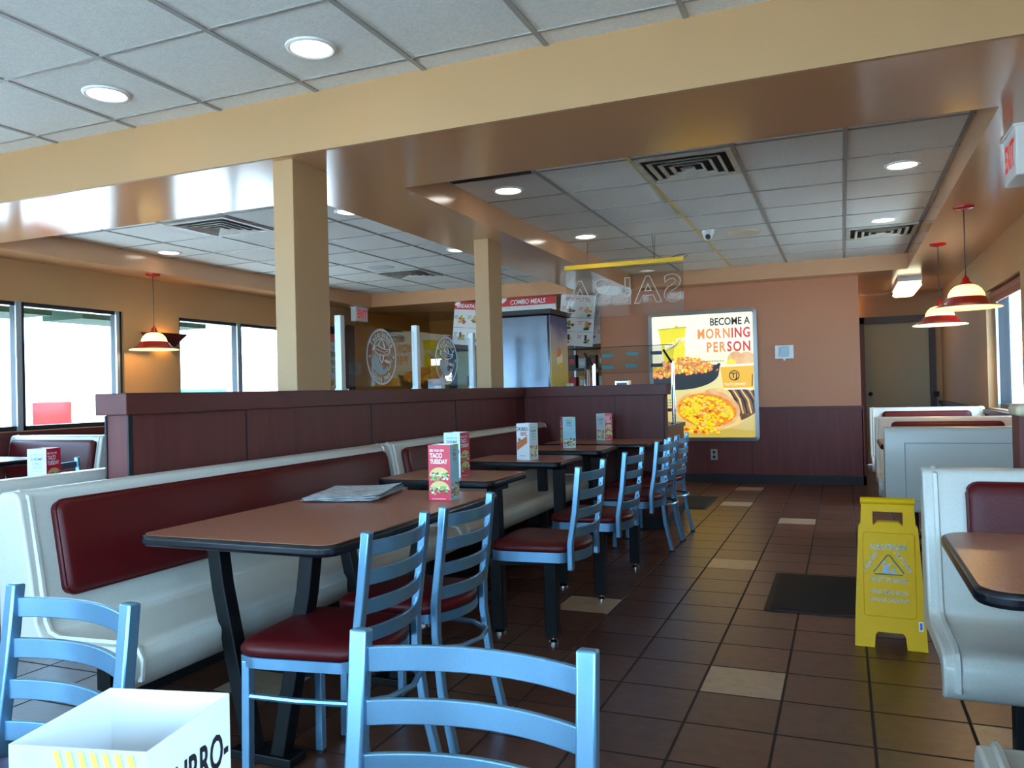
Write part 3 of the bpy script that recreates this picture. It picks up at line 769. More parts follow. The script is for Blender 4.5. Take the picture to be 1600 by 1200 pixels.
# exit signs
def exit_sign(label, x, y, z, L, Hh, D, face, loc_label):
    """box on the ceiling; face=+1 shows EXIT to +x, -1 to -x"""
    t = thing('exit_sign', label, 'exit sign', (x, y, z))
    MB().box(-D / 2, D / 2, -L / 2, L / 2, -Hh, 0).build('housing', M_WHITE, t, bevel=0.006, smooth=0)
    MB().box(-D / 2 - 0.012, D / 2 + 0.012, -L / 2 - 0.012, L / 2 + 0.012, -0.012, 0.0).build('canopy', M_WHITE, t, smooth=0)
    sx = face * (D / 2 + 0.0015)
    fr = frame((sx, -L / 2 * face, -Hh), (0, face, 0), (0, 0, 1))
    MB().text(fr, 'EXIT', L / 2, Hh * 0.26, Hh * 0.74, 0.001, 0, 'CENTER', sx=0.82 * L / (Hh * 0.74 * 2.25), bold=0.025).build('lettering', mat('exit_red', (214, 40, 52), 0.4, emit=((220, 40, 50), 0.35)), t, smooth=0)
    return t
exit_sign('white box exit sign with red letters at the upper right edge', 0.875, 4.62, 2.391, 0.30, 0.245, 0.16, -1, '')
exit_sign('small white exit sign with red letters hanging beyond the near column', -6.24, 9.56, 2.391, 0.30, 0.20, 0.085, 1, '')

# pendant lamps
M_OPAL = mat('warm_opal_glass', (255, 236, 190), 0.3, emit=((255, 214, 120), 2.6))
M_OPALIN = mat('warm_opal_inner', (255, 240, 214), 0.4, emit=((255, 220, 150), 1.1))
def pendant(label, x, y, zr, power):
    t = thing('pendant_lamp', label, 'pendant lamp', (x, y, ZS), 0, 'red and opal hanging lamps')
    d = zr - ZS
    MB().lathe([(0, -0.026), (0.03, -0.026), (0.062, -0.018), (0.068, -0.004), (0.068, 0)], (0, 0, 0), 28).build('ceiling_canopy', M_RED, t)
    MB().tube([(0, 0, -0.02), (0, 0, d + 0.215)], 0.0032, 6).build('cord', M_BLACK, t)
    MB().lathe([(0.006, 0.235), (0.010, 0.222), (0.020, 0.212), (0.026, 0.190), (0.042, 0.170), (0.046, 0.160), (0.0, 0.160)], (0, 0, d), 24).build('socket_cap', M_RED, t)
    MB().lathe([(0.040, 0.166), (0.072, 0.155), (0.097, 0.132), (0.112, 0.105), (0.119, 0.076)], (0, 0, d), 40).build('dome_glass', M_OPAL, t)
    MB().lathe([(0.119, 0.078), (0.135, 0.066), (0.152, 0.040), (0.185, 0.020), (0.214, 0.006), (0.2145, 0.003), (0.184, 0.016), (0.150, 0.036), (0.132, 0.062), (0.117, 0.074)], (0, 0, d), 44).build('shade_band', M_RED, t)
    MB().lathe([(0.212, 0.006), (0.224, 0.001), (0.224, -0.003), (0.205, 0.004), (0.180, 0.014), (0.148, 0.033), (0.130, 0.058), (0.115, 0.072), (0.10, 0.11)], (0, 0, d), 44).build('shade_rim', M_OPALIN, t)
    L = bpy.data.lights.new('pendant_bulb', 'POINT'); L.energy = power; L.color = (1.0, 0.66, 0.30); L.shadow_soft_size = 0.035
    o = bpy.data.objects.new('bulb_light', L); COL.objects.link(o); o.parent = t; o.location = (0, 0, d + 0.06)
    return t
pendant('red and opal hanging lamp by the left windows', -6.18, 5.87, 1.655, 5)
pendant('nearer of the two red hanging lamps by the right window', 0.82, 6.45, 1.675, 9)
pendant('farther of the two red hanging lamps at the right, toward the hallway', 0.815, 8.07, 1.665, 9)

# wall sconce behind the left pendant
t = thing('wall_sconce', 'dark red tapered wall sconce half hidden behind the left hanging lamp', 'wall light', (-6.498, 6.27, 1.70))
MB()._add([(0, -0.27, 0.15), (0.12, -0.24, 0.15), (0.12, 0.24, 0.15), (0, 0.27, 0.15), (0, -0.11, -0.01), (0.05, -0.09, -0.01), (0.05, 0.09, -0.01), (0, 0.11, -0.01),
           (0, -0.25, 0.15), (0.105, -0.225, 0.15), (0.105, 0.225, 0.15), (0, 0.25, 0.15), (0, -0.10, -0.01), (0.04, -0.075, -0.01), (0.04, 0.075, -0.01), (0, 0.10, -0.01)],
          [(0, 4, 5, 1), (1, 5, 6, 2), (2, 6, 7, 3), (8, 9, 13, 12), (9, 10, 14, 13), (10, 11, 15, 14), (0, 1, 9, 8), (1, 2, 10, 9), (2, 3, 11, 10), (4, 12, 13, 5), (5, 13, 14, 6), (6, 14, 15, 7)]).build('shade', mat('dark_red_metal', (92, 30, 26), 0.4), t, smooth=0)
L = bpy.data.lights.new('sconce_bulb', 'POINT'); L.energy = 4; L.color = (1.0, 0.62, 0.12); L.shadow_soft_size = 0.02
o = bpy.data.objects.new('bulb_light', L); COL.objects.link(o); o.parent = t; o.location = (0.05, 0, 0.06)

# hallway fluorescent
t = thing('fluorescent_fixture', 'boxy fluorescent ceiling fixture over the hallway door', 'ceiling light', (0.76, 11.1, ZS))
MB().box(-0.13, 0.13, -0.62, 0.62, -0.045, 0.0).build('housing', M_WHITE, t, smooth=0)
MB().prism([(-0.115, -0.045), (-0.125, -0.10), (-0.09, -0.118), (0.09, -0.118), (0.125, -0.10), (0.115, -0.045)], 'y', -0.60, 0.60).build('diffuser', mat('fluorescent_diffuser', (255, 246, 214), 0.4, emit=((255, 240, 196), 3.2)), t, smooth=0)

# ------------------------------------------------------------------ lightbox with the breakfast poster
LX, LZ = -2.235, 0.50; LW, LH = 1.305, 1.592
t = thing('lightbox_poster', 'glowing yellow lightbox poster of breakfast food reading BECOME A MORNING PERSON', 'light box', (LX, 9.97, LZ))
f = MB(); outer = rrect(0, LW, 0, LH, 0.05, 5); inner = rrect(0.045, LW - 0.045, 0.045, LH - 0.045, 0.02, 5)
n = len(outer); vs = []; 
for (pts, y) in ((outer, 0.0), (outer, -0.05), (inner, -0.06), (inner, -0.035)): vs += [(p[0], y, p[1]) for p in pts]
fs = []
for l in range(3):
    for i in range(n): fs.append((l * n + i, l * n + (i + 1) % n, (l + 1) * n + (i + 1) % n, (l + 1) * n + i))
f._add(vs, fs).build('frame', M_ALU, t, smooth=35)
def glow_mat(name, rgb, s, rgb2=None, sc=14, contrast=0.12):
    m = bpy.data.materials.new(name); m.use_nodes = True; nt = m.node_tree; b = nt.nodes['Principled BSDF']
    b.inputs['Base Color'].default_value = (*[v * 0.4 for v in lin(rgb)], 1); b.inputs['Roughness'].default_value = 0.35
    b.inputs['Emission Strength'].default_value = s; b.inputs['Emission Color'].default_value = (*lin(rgb), 1)
    if rgb2:
        tc = nt.nodes.new('ShaderNodeTexCoord'); nz = nt.nodes.new('ShaderNodeTexNoise'); nz.inputs['Scale'].default_value = sc; nz.inputs['Detail'].default_value = 3
        cr = nt.nodes.new('ShaderNodeValToRGB'); cr.color_ramp.elements[0].position = 0.5 - contrast; cr.color_ramp.elements[1].position = 0.5 + contrast
        cr.color_ramp.elements[0].color = (*lin(rgb), 1); cr.color_ramp.elements[1].color = (*lin(rgb2), 1)
        nt.links.new(tc.outputs['Object'], nz.inputs['Vector']); nt.links.new(nz.outputs['Fac'], cr.inputs['Fac']); nt.links.new(cr.outputs[0], b.inputs['Emission Color'])
    return m
GS = 0.92
G = [glow_mat('poster_cream', (255, 252, 226), GS), glow_mat('poster_gold', (226, 196, 84), GS * 0.8),
     glow_mat('poster_yellow', (246, 232, 0), GS), glow_mat('poster_egg', (255, 214, 20), GS, (255, 240, 70), 16), glow_mat('poster_orange', (236, 130, 20), GS, (255, 170, 30), 20),
     glow_mat('poster_black', (26, 22, 20), GS), glow_mat('poster_tortilla', (240, 190, 110), GS, (255, 220, 150), 9), glow_mat('poster_char', (92, 62, 40), GS, (140, 96, 58), 14),
     glow_mat('poster_red', (206, 66, 20), GS, (230, 100, 30), 20), glow_mat('poster_cup_orange', (246, 186, 24), GS), glow_mat('poster_white', (255, 255, 255), GS), glow_mat('poster_grey', (150, 146, 120), GS),
     glow_mat('poster_text_orange', (232, 150, 70), GS), glow_mat('poster_text_red', (206, 56, 40), GS), glow_mat('poster_biscuit', (224, 168, 110), GS, (250, 206, 150), 10), glow_mat('poster_lime', (196, 190, 20), GS)]
PB = frame((0, -0.040, 0), (1, 0, 0), (0, 0, 1))   # poster print plane, normal -> -y
# gradient backing panel: cream at the top, golden at the foot
gm = glow_mat('poster_background', (255, 250, 224), GS)
nt = gm.node_tree; tc = nt.nodes.new('ShaderNodeTexCoord'); sp = nt.nodes.new('ShaderNodeSeparateXYZ'); cr = nt.nodes.new('ShaderNodeValToRGB')
cr.color_ramp.elements[0].position = 0.05; cr.color_ramp.elements[0].color = (*lin((206, 172, 50)), 1)
cr.color_ramp.elements[1].position = 0.75; cr.color_ramp.elements[1].color = (*lin((255, 252, 230)), 1)
e = cr.color_ramp.elements.new(0.42); e.color = (*lin((238, 224, 130)), 1)
mr = nt.nodes.new('ShaderNodeMath'); mr.operation = 'DIVIDE'; mr.inputs[1].default_value = 1.6
nt.links.new(tc.outputs['Object'], sp.inputs[0]); nt.links.new(sp.outputs[2], mr.inputs[0]); nt.links.new(mr.outputs[0], cr.inputs[0]); nt.links.new(cr.outputs[0], nt.nodes['Principled BSDF'].inputs['Emission Color'])
MB().box(0.03, LW - 0.03, -0.038, -0.002, 0.03, LH - 0.03).build('lit_panel', gm, t, smooth=0)
XR = LW - 0.046
def clipx(pts): return [(min(max(p[0], 0.046), XR), min(max(p[1], 0.046), LH - 0.046)) for p in pts]
def ell(cx, cy, rx, ry, a0=0, a1=360, n=28, rot=0):
    o = []
    for i in range(n + 1):
        a = R(a0 + (a1 - a0) * i / n); x, y = rx * math.cos(a), ry * math.sin(a)
        o.append((cx + x * math.cos(rot) - y * math.sin(rot), cy + x * math.sin(rot) + y * math.cos(rot)))
    return o
# drink cup
p = MB(); p.poly(PB, [(0.20, 0.92), (0.42, 0.92), (0.465, 1.40), (0.125, 1.385)], 0.001, 2)
p.poly(PB, [(0.115, 1.375), (0.475, 1.392), (0.475, 1.41), (0.115, 1.392)], 0.0015, 15); p.poly(PB, [(0.33, 1.405), (0.39, 1.39), (0.37, 1.41), (0.345, 1.43)], 0.0015, 15)
p.poly(PB, clipx([(0.31, 1.14), (0.455, 1.16), (0.43, 0.95), (0.31, 0.93)]), 0.0014, 2)
p.text(PB, 'Mtn Dew', 0.20, 1.13, 0.085, 0.002, 10, rot=0.42, bold=0.02, shear=0.3)
p.text(PB, 'Mtn Dew', 0.202, 1.128, 0.085, 0.0018, 5, rot=0.42, bold=0.0, shear=0.3)
p.poly(PB, [(0.20, 1.10), (0.34, 1.17), (0.42, 1.27), (0.33, 1.19)], 0.0022, 11)
p.build('drink_cup_picture', G, t, smooth=0)
# black dish of potatoes
p = MB(); p.poly(PB, clipx(ell(0.36, 0.83, 0.49, 0.20, 190, 352) + [(0.86, 0.90), (0.80, 0.93), (0.0, 0.80)]), 0.003, 5)
random.seed(3); pieces = []
for i in range(300):
    x = random.uniform(0.06, 0.82); top = 1.03 - 0.9 * (x - 0.42) ** 2; pieces.append((x, random.uniform(0.79 + 0.14 * max(0, x - 0.2), top)))
pieces.sort(key=lambda v: -v[1])
for i, (x, y) in enumerate(pieces):
    rr = random.uniform(0.016, 0.030); k = random.choice([3, 3, 4, 4, 6, 9, 8 if random.random() < 0.4 else 4])
    p.blob(PB, x, y - 0.004, rr * 1.15, rr * 0.9, 0.004 + i * 0.00002, 8 if i % 3 else 7, 8, 0.2, random.uniform(0, 3)); p.blob(PB, x, y, rr, rr * 0.75, 0.00401 + i * 0.00002, k, 8, 0.2, random.uniform(0, 3))
p.poly(PB, [(0.77, 0.90), (0.86, 0.95), (0.875, 0.92), (0.80, 0.84), (0.60, 0.75), (0.78, 0.87)], 0.011, 5)
p.build('potato_dish_picture', G, t, smooth=0)
# bowl with biscuits and circle mark
p = MB()
p.poly(PB, clipx(ell(1.05, 0.985, 0.095, 0.095)), 0.004, 14); p.poly(PB, clipx(ell(1.18, 0.985, 0.10, 0.088)), 0.0035, 14); p.poly(PB, clipx(ell(1.00, 0.945, 0.055, 0.045)), 0.0045, 3)
p.poly(PB, clipx([(0.90, 0.64), (1.245, 0.64), (1.275, 0.91), (0.865, 0.905)]), 0.005, 9)
p.poly(PB, clipx([(0.86, 0.895), (1.275, 0.905), (1.275, 0.93), (0.86, 0.92)]), 0.006, 0)
p.poly(PB, [(0.90, 0.64), (1.245, 0.64), (1.235, 0.62), (0.91, 0.62)], 0.0055, 0)
p.ring(PB, (1.03, 0.79), 0.050, 0.062, 0.007, 5, 36)
p.text(PB, 'TJ', 1.03, 0.762, 0.085, 0.007, 5, 'CENTER', bold=0.03)
p.text(PB, "TACO JOHN'S", 1.035, 0.672, 0.040, 0.007, 10, 'CENTER', bold=0.01)
p.poly(PB, [(1.228, 0.66), (1.24, 0.66), (1.246, 0.80), (1.236, 0.80)], 0.007, 5)
p.build('biscuit_bowl_picture', G, t, smooth=0)
# burrito
p = MB()
tube_ = [(0.60, 0.600), (0.76, 0.640), (0.95, 0.645), (1.10, 0.630), (XR, 0.600), (XR, 0.335), (1.18, 0.285), (1.08, 0.215), (0.98, 0.165), (0.86, 0.150)]
p.poly(PB, clipx(tube_), 0.002, 6)
p.poly(PB, clipx([(0.92, 0.644), (1.10, 0.630), (XR, 0.600), (XR, 0.335), (1.18, 0.285), (1.10, 0.25), (1.04, 0.42), (1.00, 0.56)]), 0.0022, 7)
for k in range(8):
    x = 0.90 + k * 0.048
    p.poly(PB, clipx([(x, 0.642 - 0.004 * k), (x + 0.016, 0.640 - 0.004 * k), (x + 0.10, 0.50), (x + 0.135, 0.33), (x + 0.118, 0.33), (x + 0.080, 0.49)]), 0.0026, 5 if k % 2 else 6)
p.poly(PB, clipx(ell(0.70, 0.385, 0.385, 0.235, 0, 360, 40, -0.10)), 0.003, 6)
p.poly(PB, clipx(ell(0.69, 0.375, 0.355, 0.208, 0, 360, 40, -0.10)), 0.0034, 4)
p.poly(PB, clipx([(0.10, 0.046), (XR, 0.046), (XR, 0.12), (0.98, 0.15), (0.60, 0.10)]), 0.0004, 1)
random.seed(5)
pieces = []
for i in range(260):
    a = random.uniform(0, 6.28); q = math.sqrt(random.random()) * 0.93; pieces.append((0.685 + q * 0.335 * math.cos(a), 0.37 + q * 0.19 * math.sin(a) - 0.10 * q * math.cos(a) * 0.33))
pieces.sort(key=lambda v: -v[1])
for i, (x, y) in enumerate(pieces):
    k = random.choice([3, 3, 3, 2, 2, 4, 6, 8 if random.random() < 0.5 else 3]); rr = random.uniform(0.016, 0.032)
    p.blob(PB, x, y - 0.004, rr * 1.12, rr * 0.85, 0.004 + i * 0.00002, 4, 9, 0.18); p.blob(PB, x, y, rr, rr * 0.75, 0.00401 + i * 0.00002, k, 9, 0.18)
for i in range(40):
    x = random.uniform(0.40, 0.90); y = random.uniform(0.10, 0.19)
    p.blob(PB, x, y - 0.004, 0.028, 0.020, 0.0094 + i * 0.00003, 4, 9, 0.2); p.blob(PB, x, y, 0.025, 0.018, 0.00941 + i * 0.00003, random.choice([3, 3, 2, 3, 8]), 9, 0.2)
p.poly(PB, clipx(ell(0.70, 0.385, 0.388, 0.238, -75, 95, 26, -0.10) + ell(0.69, 0.375, 0.352, 0.204, -75, 95, 26, -0.10)[::-1]), 0.011, 14)
p.build('burrito_picture', G, t, smooth=0)
# words
p = MB(); RX = 1.225
p.text(PB, 'BECOME A', RX, 1.405, 0.125, 0.002, 5, 'RIGHT', sx=0.78, bold=0.022)
def graded(body, y, size, cols, sx):
    x = RX
    for ch, c in zip(reversed(body), reversed(cols)):
        vs, _ = text2d(ch, 'LEFT', 0.03); w = max(v[0] for v in vs) * size * sx
        p.text(PB, ch, x - w, y, size, 0.002, c, 'LEFT', sx=sx, bold=0.03); x -= w + 0.013
graded('MORNING', 1.25, 0.165, [12, 12, 12, 12, 13, 13, 13], 0.72)
graded('PERSON', 1.085, 0.165, [12, 12, 12, 13, 13, 13], 0.74)
p.build('lettering', G, t, smooth=0); p = MB()
for i in range(7): p.poly(PB, [(0.70 + i * 0.032, 0.965), (0.722 + i * 0.032, 0.965), (0.722 + i * 0.032, 0.978), (0.70 + i * 0.032, 0.978)], 0.002, 11)
p.build('caption_print', G, t, smooth=0); p = MB()
for j in range(3):
    for i in range(6): p.poly(PB, [(0.10 + i * 0.034, 0.43 + j * 0.035), (0.126 + i * 0.034, 0.43 + j * 0.035), (0.126 + i * 0.034, 0.448 + j * 0.035), (0.10 + i * 0.034, 0.448 + j * 0.035)], 0.002, 11)
p.build('small_print', G, t, smooth=0)

# thermostat and outlet on that wall
t = thing('thermostat', 'white thermostat box with grey cover on the tan wall right of the lightbox', 'thermostat', (-0.63, 9.97, 1.55))
MB().box(-0.105, 0.105, -0.03, 0, -0.08, 0.08).build('housing', M_WHITE, t, bevel=0.006, smooth=0)
MB().box(-0.05, 0.055, -0.048, -0.028, -0.055, 0.06).build('cover', mat('grey_blue_cover', (150, 170, 182), 0.25), t, bevel=0.006, smooth=0)
MB().box(-0.012, 0.012, -0.03, -0.01, -0.10, -0.08).build('lock_tab', M_WHITE, t, smooth=0)
t = thing('wall_outlet', 'beige wall outlet on the brown panelling below the lightbox', 'outlet', (-1.47, 9.944, 0.335))
MB().box(-0.042, 0.042, -0.006, 0, -0.066, 0.066).build('plate', mat('steel_plate', (176, 170, 158), 0.3, metal=0.5), t, bevel=0.003, smooth=0)
for zz in (-0.028, 0.028):
    MB().lathe([(0, -0.011), (0.018, -0.010), (0.019, -0.005)], (0, 0, zz), 16, ax='y').build('socket', M_BLACK, t)

# ------------------------------------------------------------------ salsa bar
t = thing('salsa_bar', 'brown counter of the salsa bar behind the end of the short half wall', 'counter', (-1.90, 7.16, 0))
MB().box(-0.5, 0.50, -0.43, 0.45, 0.09, 0.80).build('cabinet', mat('brown_wood_side', (122, 70, 46), 0.4, noise=(2.2, (100, 56, 38), 0.28), stretch=(9, 9, 0.8)), t, smooth=0)
MB().box(-0.51, 0.515, -0.44, 0.47, 0.80, 0.838).build('countertop', mat('dark_grey_counter', (70, 66, 64), 0.3), t, smooth=0, bevel=0.004)
MB().box(-0.49, 0.49, -0.41, 0.43, 0.0, 0.09).build('kick_strip', M_BLACK, t, smooth=0)
t = thing('sneeze_guard', 'clear sneeze guard on chrome poles with small teal labels over the salsa bar', 'sneeze guard', (-1.90, 7.10, 0.8385))
for x in (-0.215, 0.53 - 0.02):
    MB().tube([(x, 0, 0), (x, 0, 0.56)], 0.017, 14).build('pole', M_CHROME, t)
    MB().lathe([(0, 0), (0.04, 0), (0.04, 0.008), (0.018, 0.014)], (x, 0, 0), 18).build('pole_base', M_CHROME, t)
    MB().tube([(x - 0.005, -0.02, 0.55), (x - 0.03, -0.06, 0.60), (x - 0.06, -0.09, 0.66)], 0.010, 8).build('clamp_arm', M_BLACK, t)
pl = MB(); pl._add([(-0.16, -0.12, 0.465), (0.52, -0.12, 0.465), (0.52, 0.06, 0.71), (-0.16, 0.06, 0.71), (-0.16, -0.115, 0.461), (0.52, -0.115, 0.461), (0.52, 0.065, 0.706), (-0.16, 0.065, 0.706)],
     [(0, 1, 2, 3), (7, 6, 5, 4), (0, 4, 5, 1), (1, 5, 6, 2), (2, 6, 7, 3), (3, 7, 4, 0)])
pl.build('acrylic_panel', M_ACRYL, t, smooth=0)
MB().tube([(-0.20, 0.065, 0.712), (0.50, 0.065, 0.712)], 0.003, 6).build('edge_wire', M_BLACK, t)
frp = frame((0, -0.121, 0.464), (1, 0, 0), (0, 0.18, 0.245))
lb = MB()
for (x, y, c) in ((-0.075, 0.205, 0), (0.155, 0.215, 0), (-0.055, 0.07, 0), (0.16, 0.08, 0), (0.37, 0.215, 1), (0.39, 0.075, 1)):
    lb.poly(frp, [(x - 0.055, y - 0.018), (x + 0.05, y - 0.018), (x + 0.045, y + 0.02), (x - 0.06, y + 0.02)], 0.003, c)
    lb.poly(frp, [(x - 0.055, y - 0.018), (x - 0.06, y + 0.02), (x + 0.045, y + 0.02), (x + 0.05, y - 0.018)], 0.001, c)
lb.build('label_card', [mat('teal_label', (70, 142, 150), 0.5), mat('slate_label', (62, 92, 98), 0.5)], t, smooth=0)
t = thing('napkin_holder', 'small chrome and black napkin holder on the salsa bar, below the teal labels', 'napkin holder', (-1.80, 6.93, 0.8385))
MB().box(-0.06, 0.06, -0.05, 0.05, 0, 0.40).build('body', M_CHROME, t, smooth=0, bevel=0.006)
MB().box(-0.045, 0.05, -0.054, -0.05, 0.26, 0.38).build('front_panel', mat('smoky_panel', (84, 74, 64), 0.2), t, smooth=0)

# hanging SALSA sign, seen from behind (letters mirrored)
t = thing('hanging_salsa_sign', 'clear hanging sign with mirrored SALSA outline letters under a yellow bar', 'hanging sign', (-1.865, 7.28, 2.31))
MB().box(-0.565, 0.565, -0.022, 0.022, -0.005, 0.037).build('yellow_bar', M_YELBAR, t, smooth=0, bevel=0.003)
MB().box(-0.555, 0.560, -0.004, 0.004, -0.47, -0.004).build('acrylic_panel', M_ACRYL, t, smooth=0)
for x, dx in ((-0.345, 0.01), (0.30, -0.02), (0.30, 0.008)):
    MB().tube([(x + dx, 0, 0.254), (x, 0, 0.037)], 0.0025, 6).build('suspension_wire', M_BLACK, t)
MB().tube([(0.30, 0, 0.04), (0.42, 0.01, 0.036), (0.55, 0.01, 0.06), (0.60, 0.01, 0.045), (0.56, 0, 0.02)], 0.003, 6).build('loose_wire', M_BLACK, t)
cu = bpy.data.curves.new('t', 'FONT'); cu.body = 'SALSA'; cu.align_x = 'CENTER'; cu.size = 0.34; cu.fill_mode = 'NONE'; cu.bevel_depth = 0.0042; cu.bevel_resolution = 1; cu.resolution_u = 5; cu.space_character = 1.14; cu.offset = 0.006
o = bpy.data.objects.new('t', cu); COL.objects.link(o)
ev = o.evaluated_get(bpy.context.evaluated_depsgraph_get()); me = bpy.data.meshes.new_from_object(ev)
bpy.data.objects.remove(o, do_unlink=True)
me.transform(Matrix(((-1.05, 0, 0, 0), (0, 0, 1, -0.006), (0, 1, 0, -0.355), (0, 0, 0, 1))))
me.materials.clear(); me.materials.append(mat('clear_raised_edge', (214, 208, 196), 0.15, spec=0.8))
o = bpy.data.objects.new('lettering', me); COL.objects.link(o); o.parent = t
p = MB(); fr = frame((-0.10, -0.006, -0.22), (-1, 0, 0), (0, 0, 1))
p.poly(fr, [(-0.11, -0.01), (-0.04, -0.055), (0.05, -0.05), (0.14, -0.02), (0.16, 0.03), (0.10, 0.04), (0.02, 0.045), (-0.06, 0.03)], -0.0004, 0); p.ring(fr, (-0.13, -0.03), 0.028, 0.05, -0.0004, 0, 24)
p.build('pale_emblem', mat('pale_print', (196, 196, 188), 0.5), t, smooth=0)

# ------------------------------------------------------------------ glass queue screen with the round emblem
M_POSTW = mat('pale_anodised_post', (206, 212, 214), 0.35, metal=0.25)
t = thing('glass_screen', 'clear glass screen with two round white emblems between three aluminium posts', 'glass screen', (-3.61, 6.45, 1.1505))
for y in (-1.20, 0.0, 1.20):
    q = MB().box(-0.028, 0.028, y - 0.028, y + 0.028, 0, 0.64).build('post', M_POSTW, t, smooth=0, bevel=0.004)
    MB().box(-0.034, 0.034, y - 0.034, y + 0.034, 0, 0.07).build('post_base', M_POSTW, t, smooth=0, bevel=0.003)
for y in (-0.60, 0.60):
    MB().box(-0.004, 0.004, y - 0.565, y + 0.565, 0.085, 0.585).build('glass_panel', M_ACRYL, t, smooth=0)
    fr = frame((0.006, y, 0.335), (0, 1, 0), (0, 0, 1)); e = MB()
    e.ring(fr, (0, 0), 0.220, 0.238, 0, 0, 64); e.ring(fr, (0, 0), 0.148, 0.158, 0, 0, 20, 20, 160); e.ring(fr, (0, 0), 0.148, 0.158, 0, 0, 8, -50, -8); e.ring(fr, (0, 0), 0.148, 0.158, 0, 0, 8, 188, 230)
    def arc(body, rad, a_mid, size, flip):
        ws = [max([v[0] for v in text2d(c, 'LEFT', 0.01)[0]] or [0.3]) * size + size * 0.09 for c in body]; tot = sum(ws); s0 = -tot / 2
        for c, w in zip(body, ws):
            th = (s0 + w / 2) / rad; s0 += w
            a = R(a_mid) - th if not flip else R(a_mid) + th
            rot = a - math.pi / 2 if not flip else a + math.pi / 2
            cx, cy = rad * math.cos(a), rad * math.sin(a)
            ox = cx - (w / 2) * math.cos(rot) * 0.8; oy = cy - (w / 2) * math.sin(rot) * 0.8
            e.text(fr, c, ox, oy, size, 0, 0, 'LEFT', rot=rot, bold=0.03)
    arc("Taco John's", 0.170, 90, 0.070, False); arc('Since 1969', 0.212, 270, 0.062, True)
    for sx in (-1, 1):
        st = []
        for k in range(10):
            a = R(90 + 36 * k); rr = 0.018 if k % 2 == 0 else 0.008; st.append((sx * 0.19 + rr * math.cos(a), rr * math.sin(a)))
        e.poly(fr, st, 0, 0)
    # sombrero: brim and crown strokes, poncho below (no face)
    br = [(-0.125, 0.055), (-0.115, 0.085), (-0.06, 0.095), (0.0, 0.075), (0.07, 0.062), (0.125, 0.068), (0.135, 0.045), (0.09, 0.02), (0.02, 0.012), (-0.06, 0.02)]
    e.tube([fr @ Vector((x, y2, 0)) for x, y2 in br], 0.0045, 5, close=True)
    e.tube([fr @ Vector((x, y2, 0)) for x, y2 in [(-0.05, 0.09), (-0.03, 0.13), (0.0, 0.148), (0.03, 0.125), (0.05, 0.068)]], 0.003, 5)
    e.tube([fr @ Vector((x, y2, 0)) for x, y2 in [(-0.11, 0.07), (-0.04, 0.055), (0.04, 0.04), (0.12, 0.055)]], 0.0025, 5)
    e.tube([fr @ Vector((x, y2, 0)) for x, y2 in [(-0.028, 0.02), (-0.03, -0.02), (-0.005, -0.055), (0.02, -0.03), (0.03, 0.01)]], 0.003, 5)
    e.poly(fr, [(-0.145, 0.0), (-0.10, 0.012), (-0.06, -0.01), (-0.04, -0.05), (0.0, -0.075), (0.02, -0.11), (0.06, -0.10), (0.075, -0.075), (0.10, -0.085), (0.115, -0.07), (0.10, -0.11), (0.04, -0.15), (-0.03, -0.155), (-0.09, -0.13), (-0.135, -0.07)], 0, 1)
    e.poly(fr, [(0.03, -0.03), (0.06, -0.05), (0.13, -0.055), (0.128, -0.035), (0.06, -0.02)], 0, 0)
    e.build('round_emblem', [M_FROST, M_FROSTB], t, smooth=0)

# ------------------------------------------------------------------ kitchen side
# drink machine on its counter
t = thing('drink_counter', 'counter under the steel drink machine behind the half wall', 'counter', (-3.40, 8.75, 0))
MB().box(-0.62, 0.50, -0.40, 0.45, 0.09, 0.86).build('cabinet', M_LAM, t, smooth=0)
MB().box(-0.64, 0.52, -0.42, 0.46, 0.86, 0.90).build('countertop', mat('dark_grey_counter', (70, 66, 64), 0.3), t, smooth=0)
MB().box(-0.6, 0.48, -0.38, 0.44, 0, 0.09).build('kick_strip', M_BLACK, t, smooth=0)
t = thing('drink_machine', 'tall stainless steel drink machine with a blue and gold side graphic', 'drink dispenser', (-3.38, 8.64, 0.9005))
MB().box(-0.40, 0.40, -0.33, 0.30, 0.0, 1.11).build('steel_body', M_STEEL, t, bevel=0.02, seg=3)
MB().box(-0.42, 0.44, -0.35, 0.34, 1.11, 1.165).build('top_cap', M_BLACK, t, smooth=0, bevel=0.006)
gp = bpy.data.materials.new('side_graphic'); gp.use_nodes = True; nt = gp.node_tree; b = nt.nodes['Principled BSDF']; b.inputs['Roughness'].default_value = 0.25
tc = nt.nodes.new('ShaderNodeTexCoord'); sp = nt.nodes.new('ShaderNodeSeparateXYZ'); cr = nt.nodes.new('ShaderNodeValToRGB'); nz = nt.nodes.new('ShaderNodeTexNoise'); nz.inputs['Scale'].default_value = 3
ad = nt.nodes.new('ShaderNodeMath'); ad.operation = 'MULTIPLY_ADD'; ad.inputs[1].default_value = 0.25
nt.links.new(tc.outputs['Object'], sp.inputs[0]); nt.links.new(tc.outputs['Object'], nz.inputs['Vector']); nt.links.new(nz.outputs['Fac'], ad.inputs[0]); nt.links.new(sp.outputs[2], ad.inputs[2]); nt.links.new(ad.outputs[0], cr.inputs[0])
cs = [(0.25, (150, 128, 60)), (0.5, (206, 176, 80)), (0.72, (206, 186, 140)), (0.95, (170, 160, 160)), (1.12, (70, 86, 130)), (1.2, (50, 60, 100))]
cr.color_ramp.elements[0].position = cs[0][0] / 1.3; cr.color_ramp.elements[0].color = (*lin(cs[0][1]), 1); cr.color_ramp.elements[1].position = 1.0; cr.color_ramp.elements[1].color = (*lin(cs[-1][1]), 1)
for p_, c_ in cs[1:-1]: e = cr.color_ramp.elements.new(p_ / 1.3); e.color = (*lin(c_), 1)
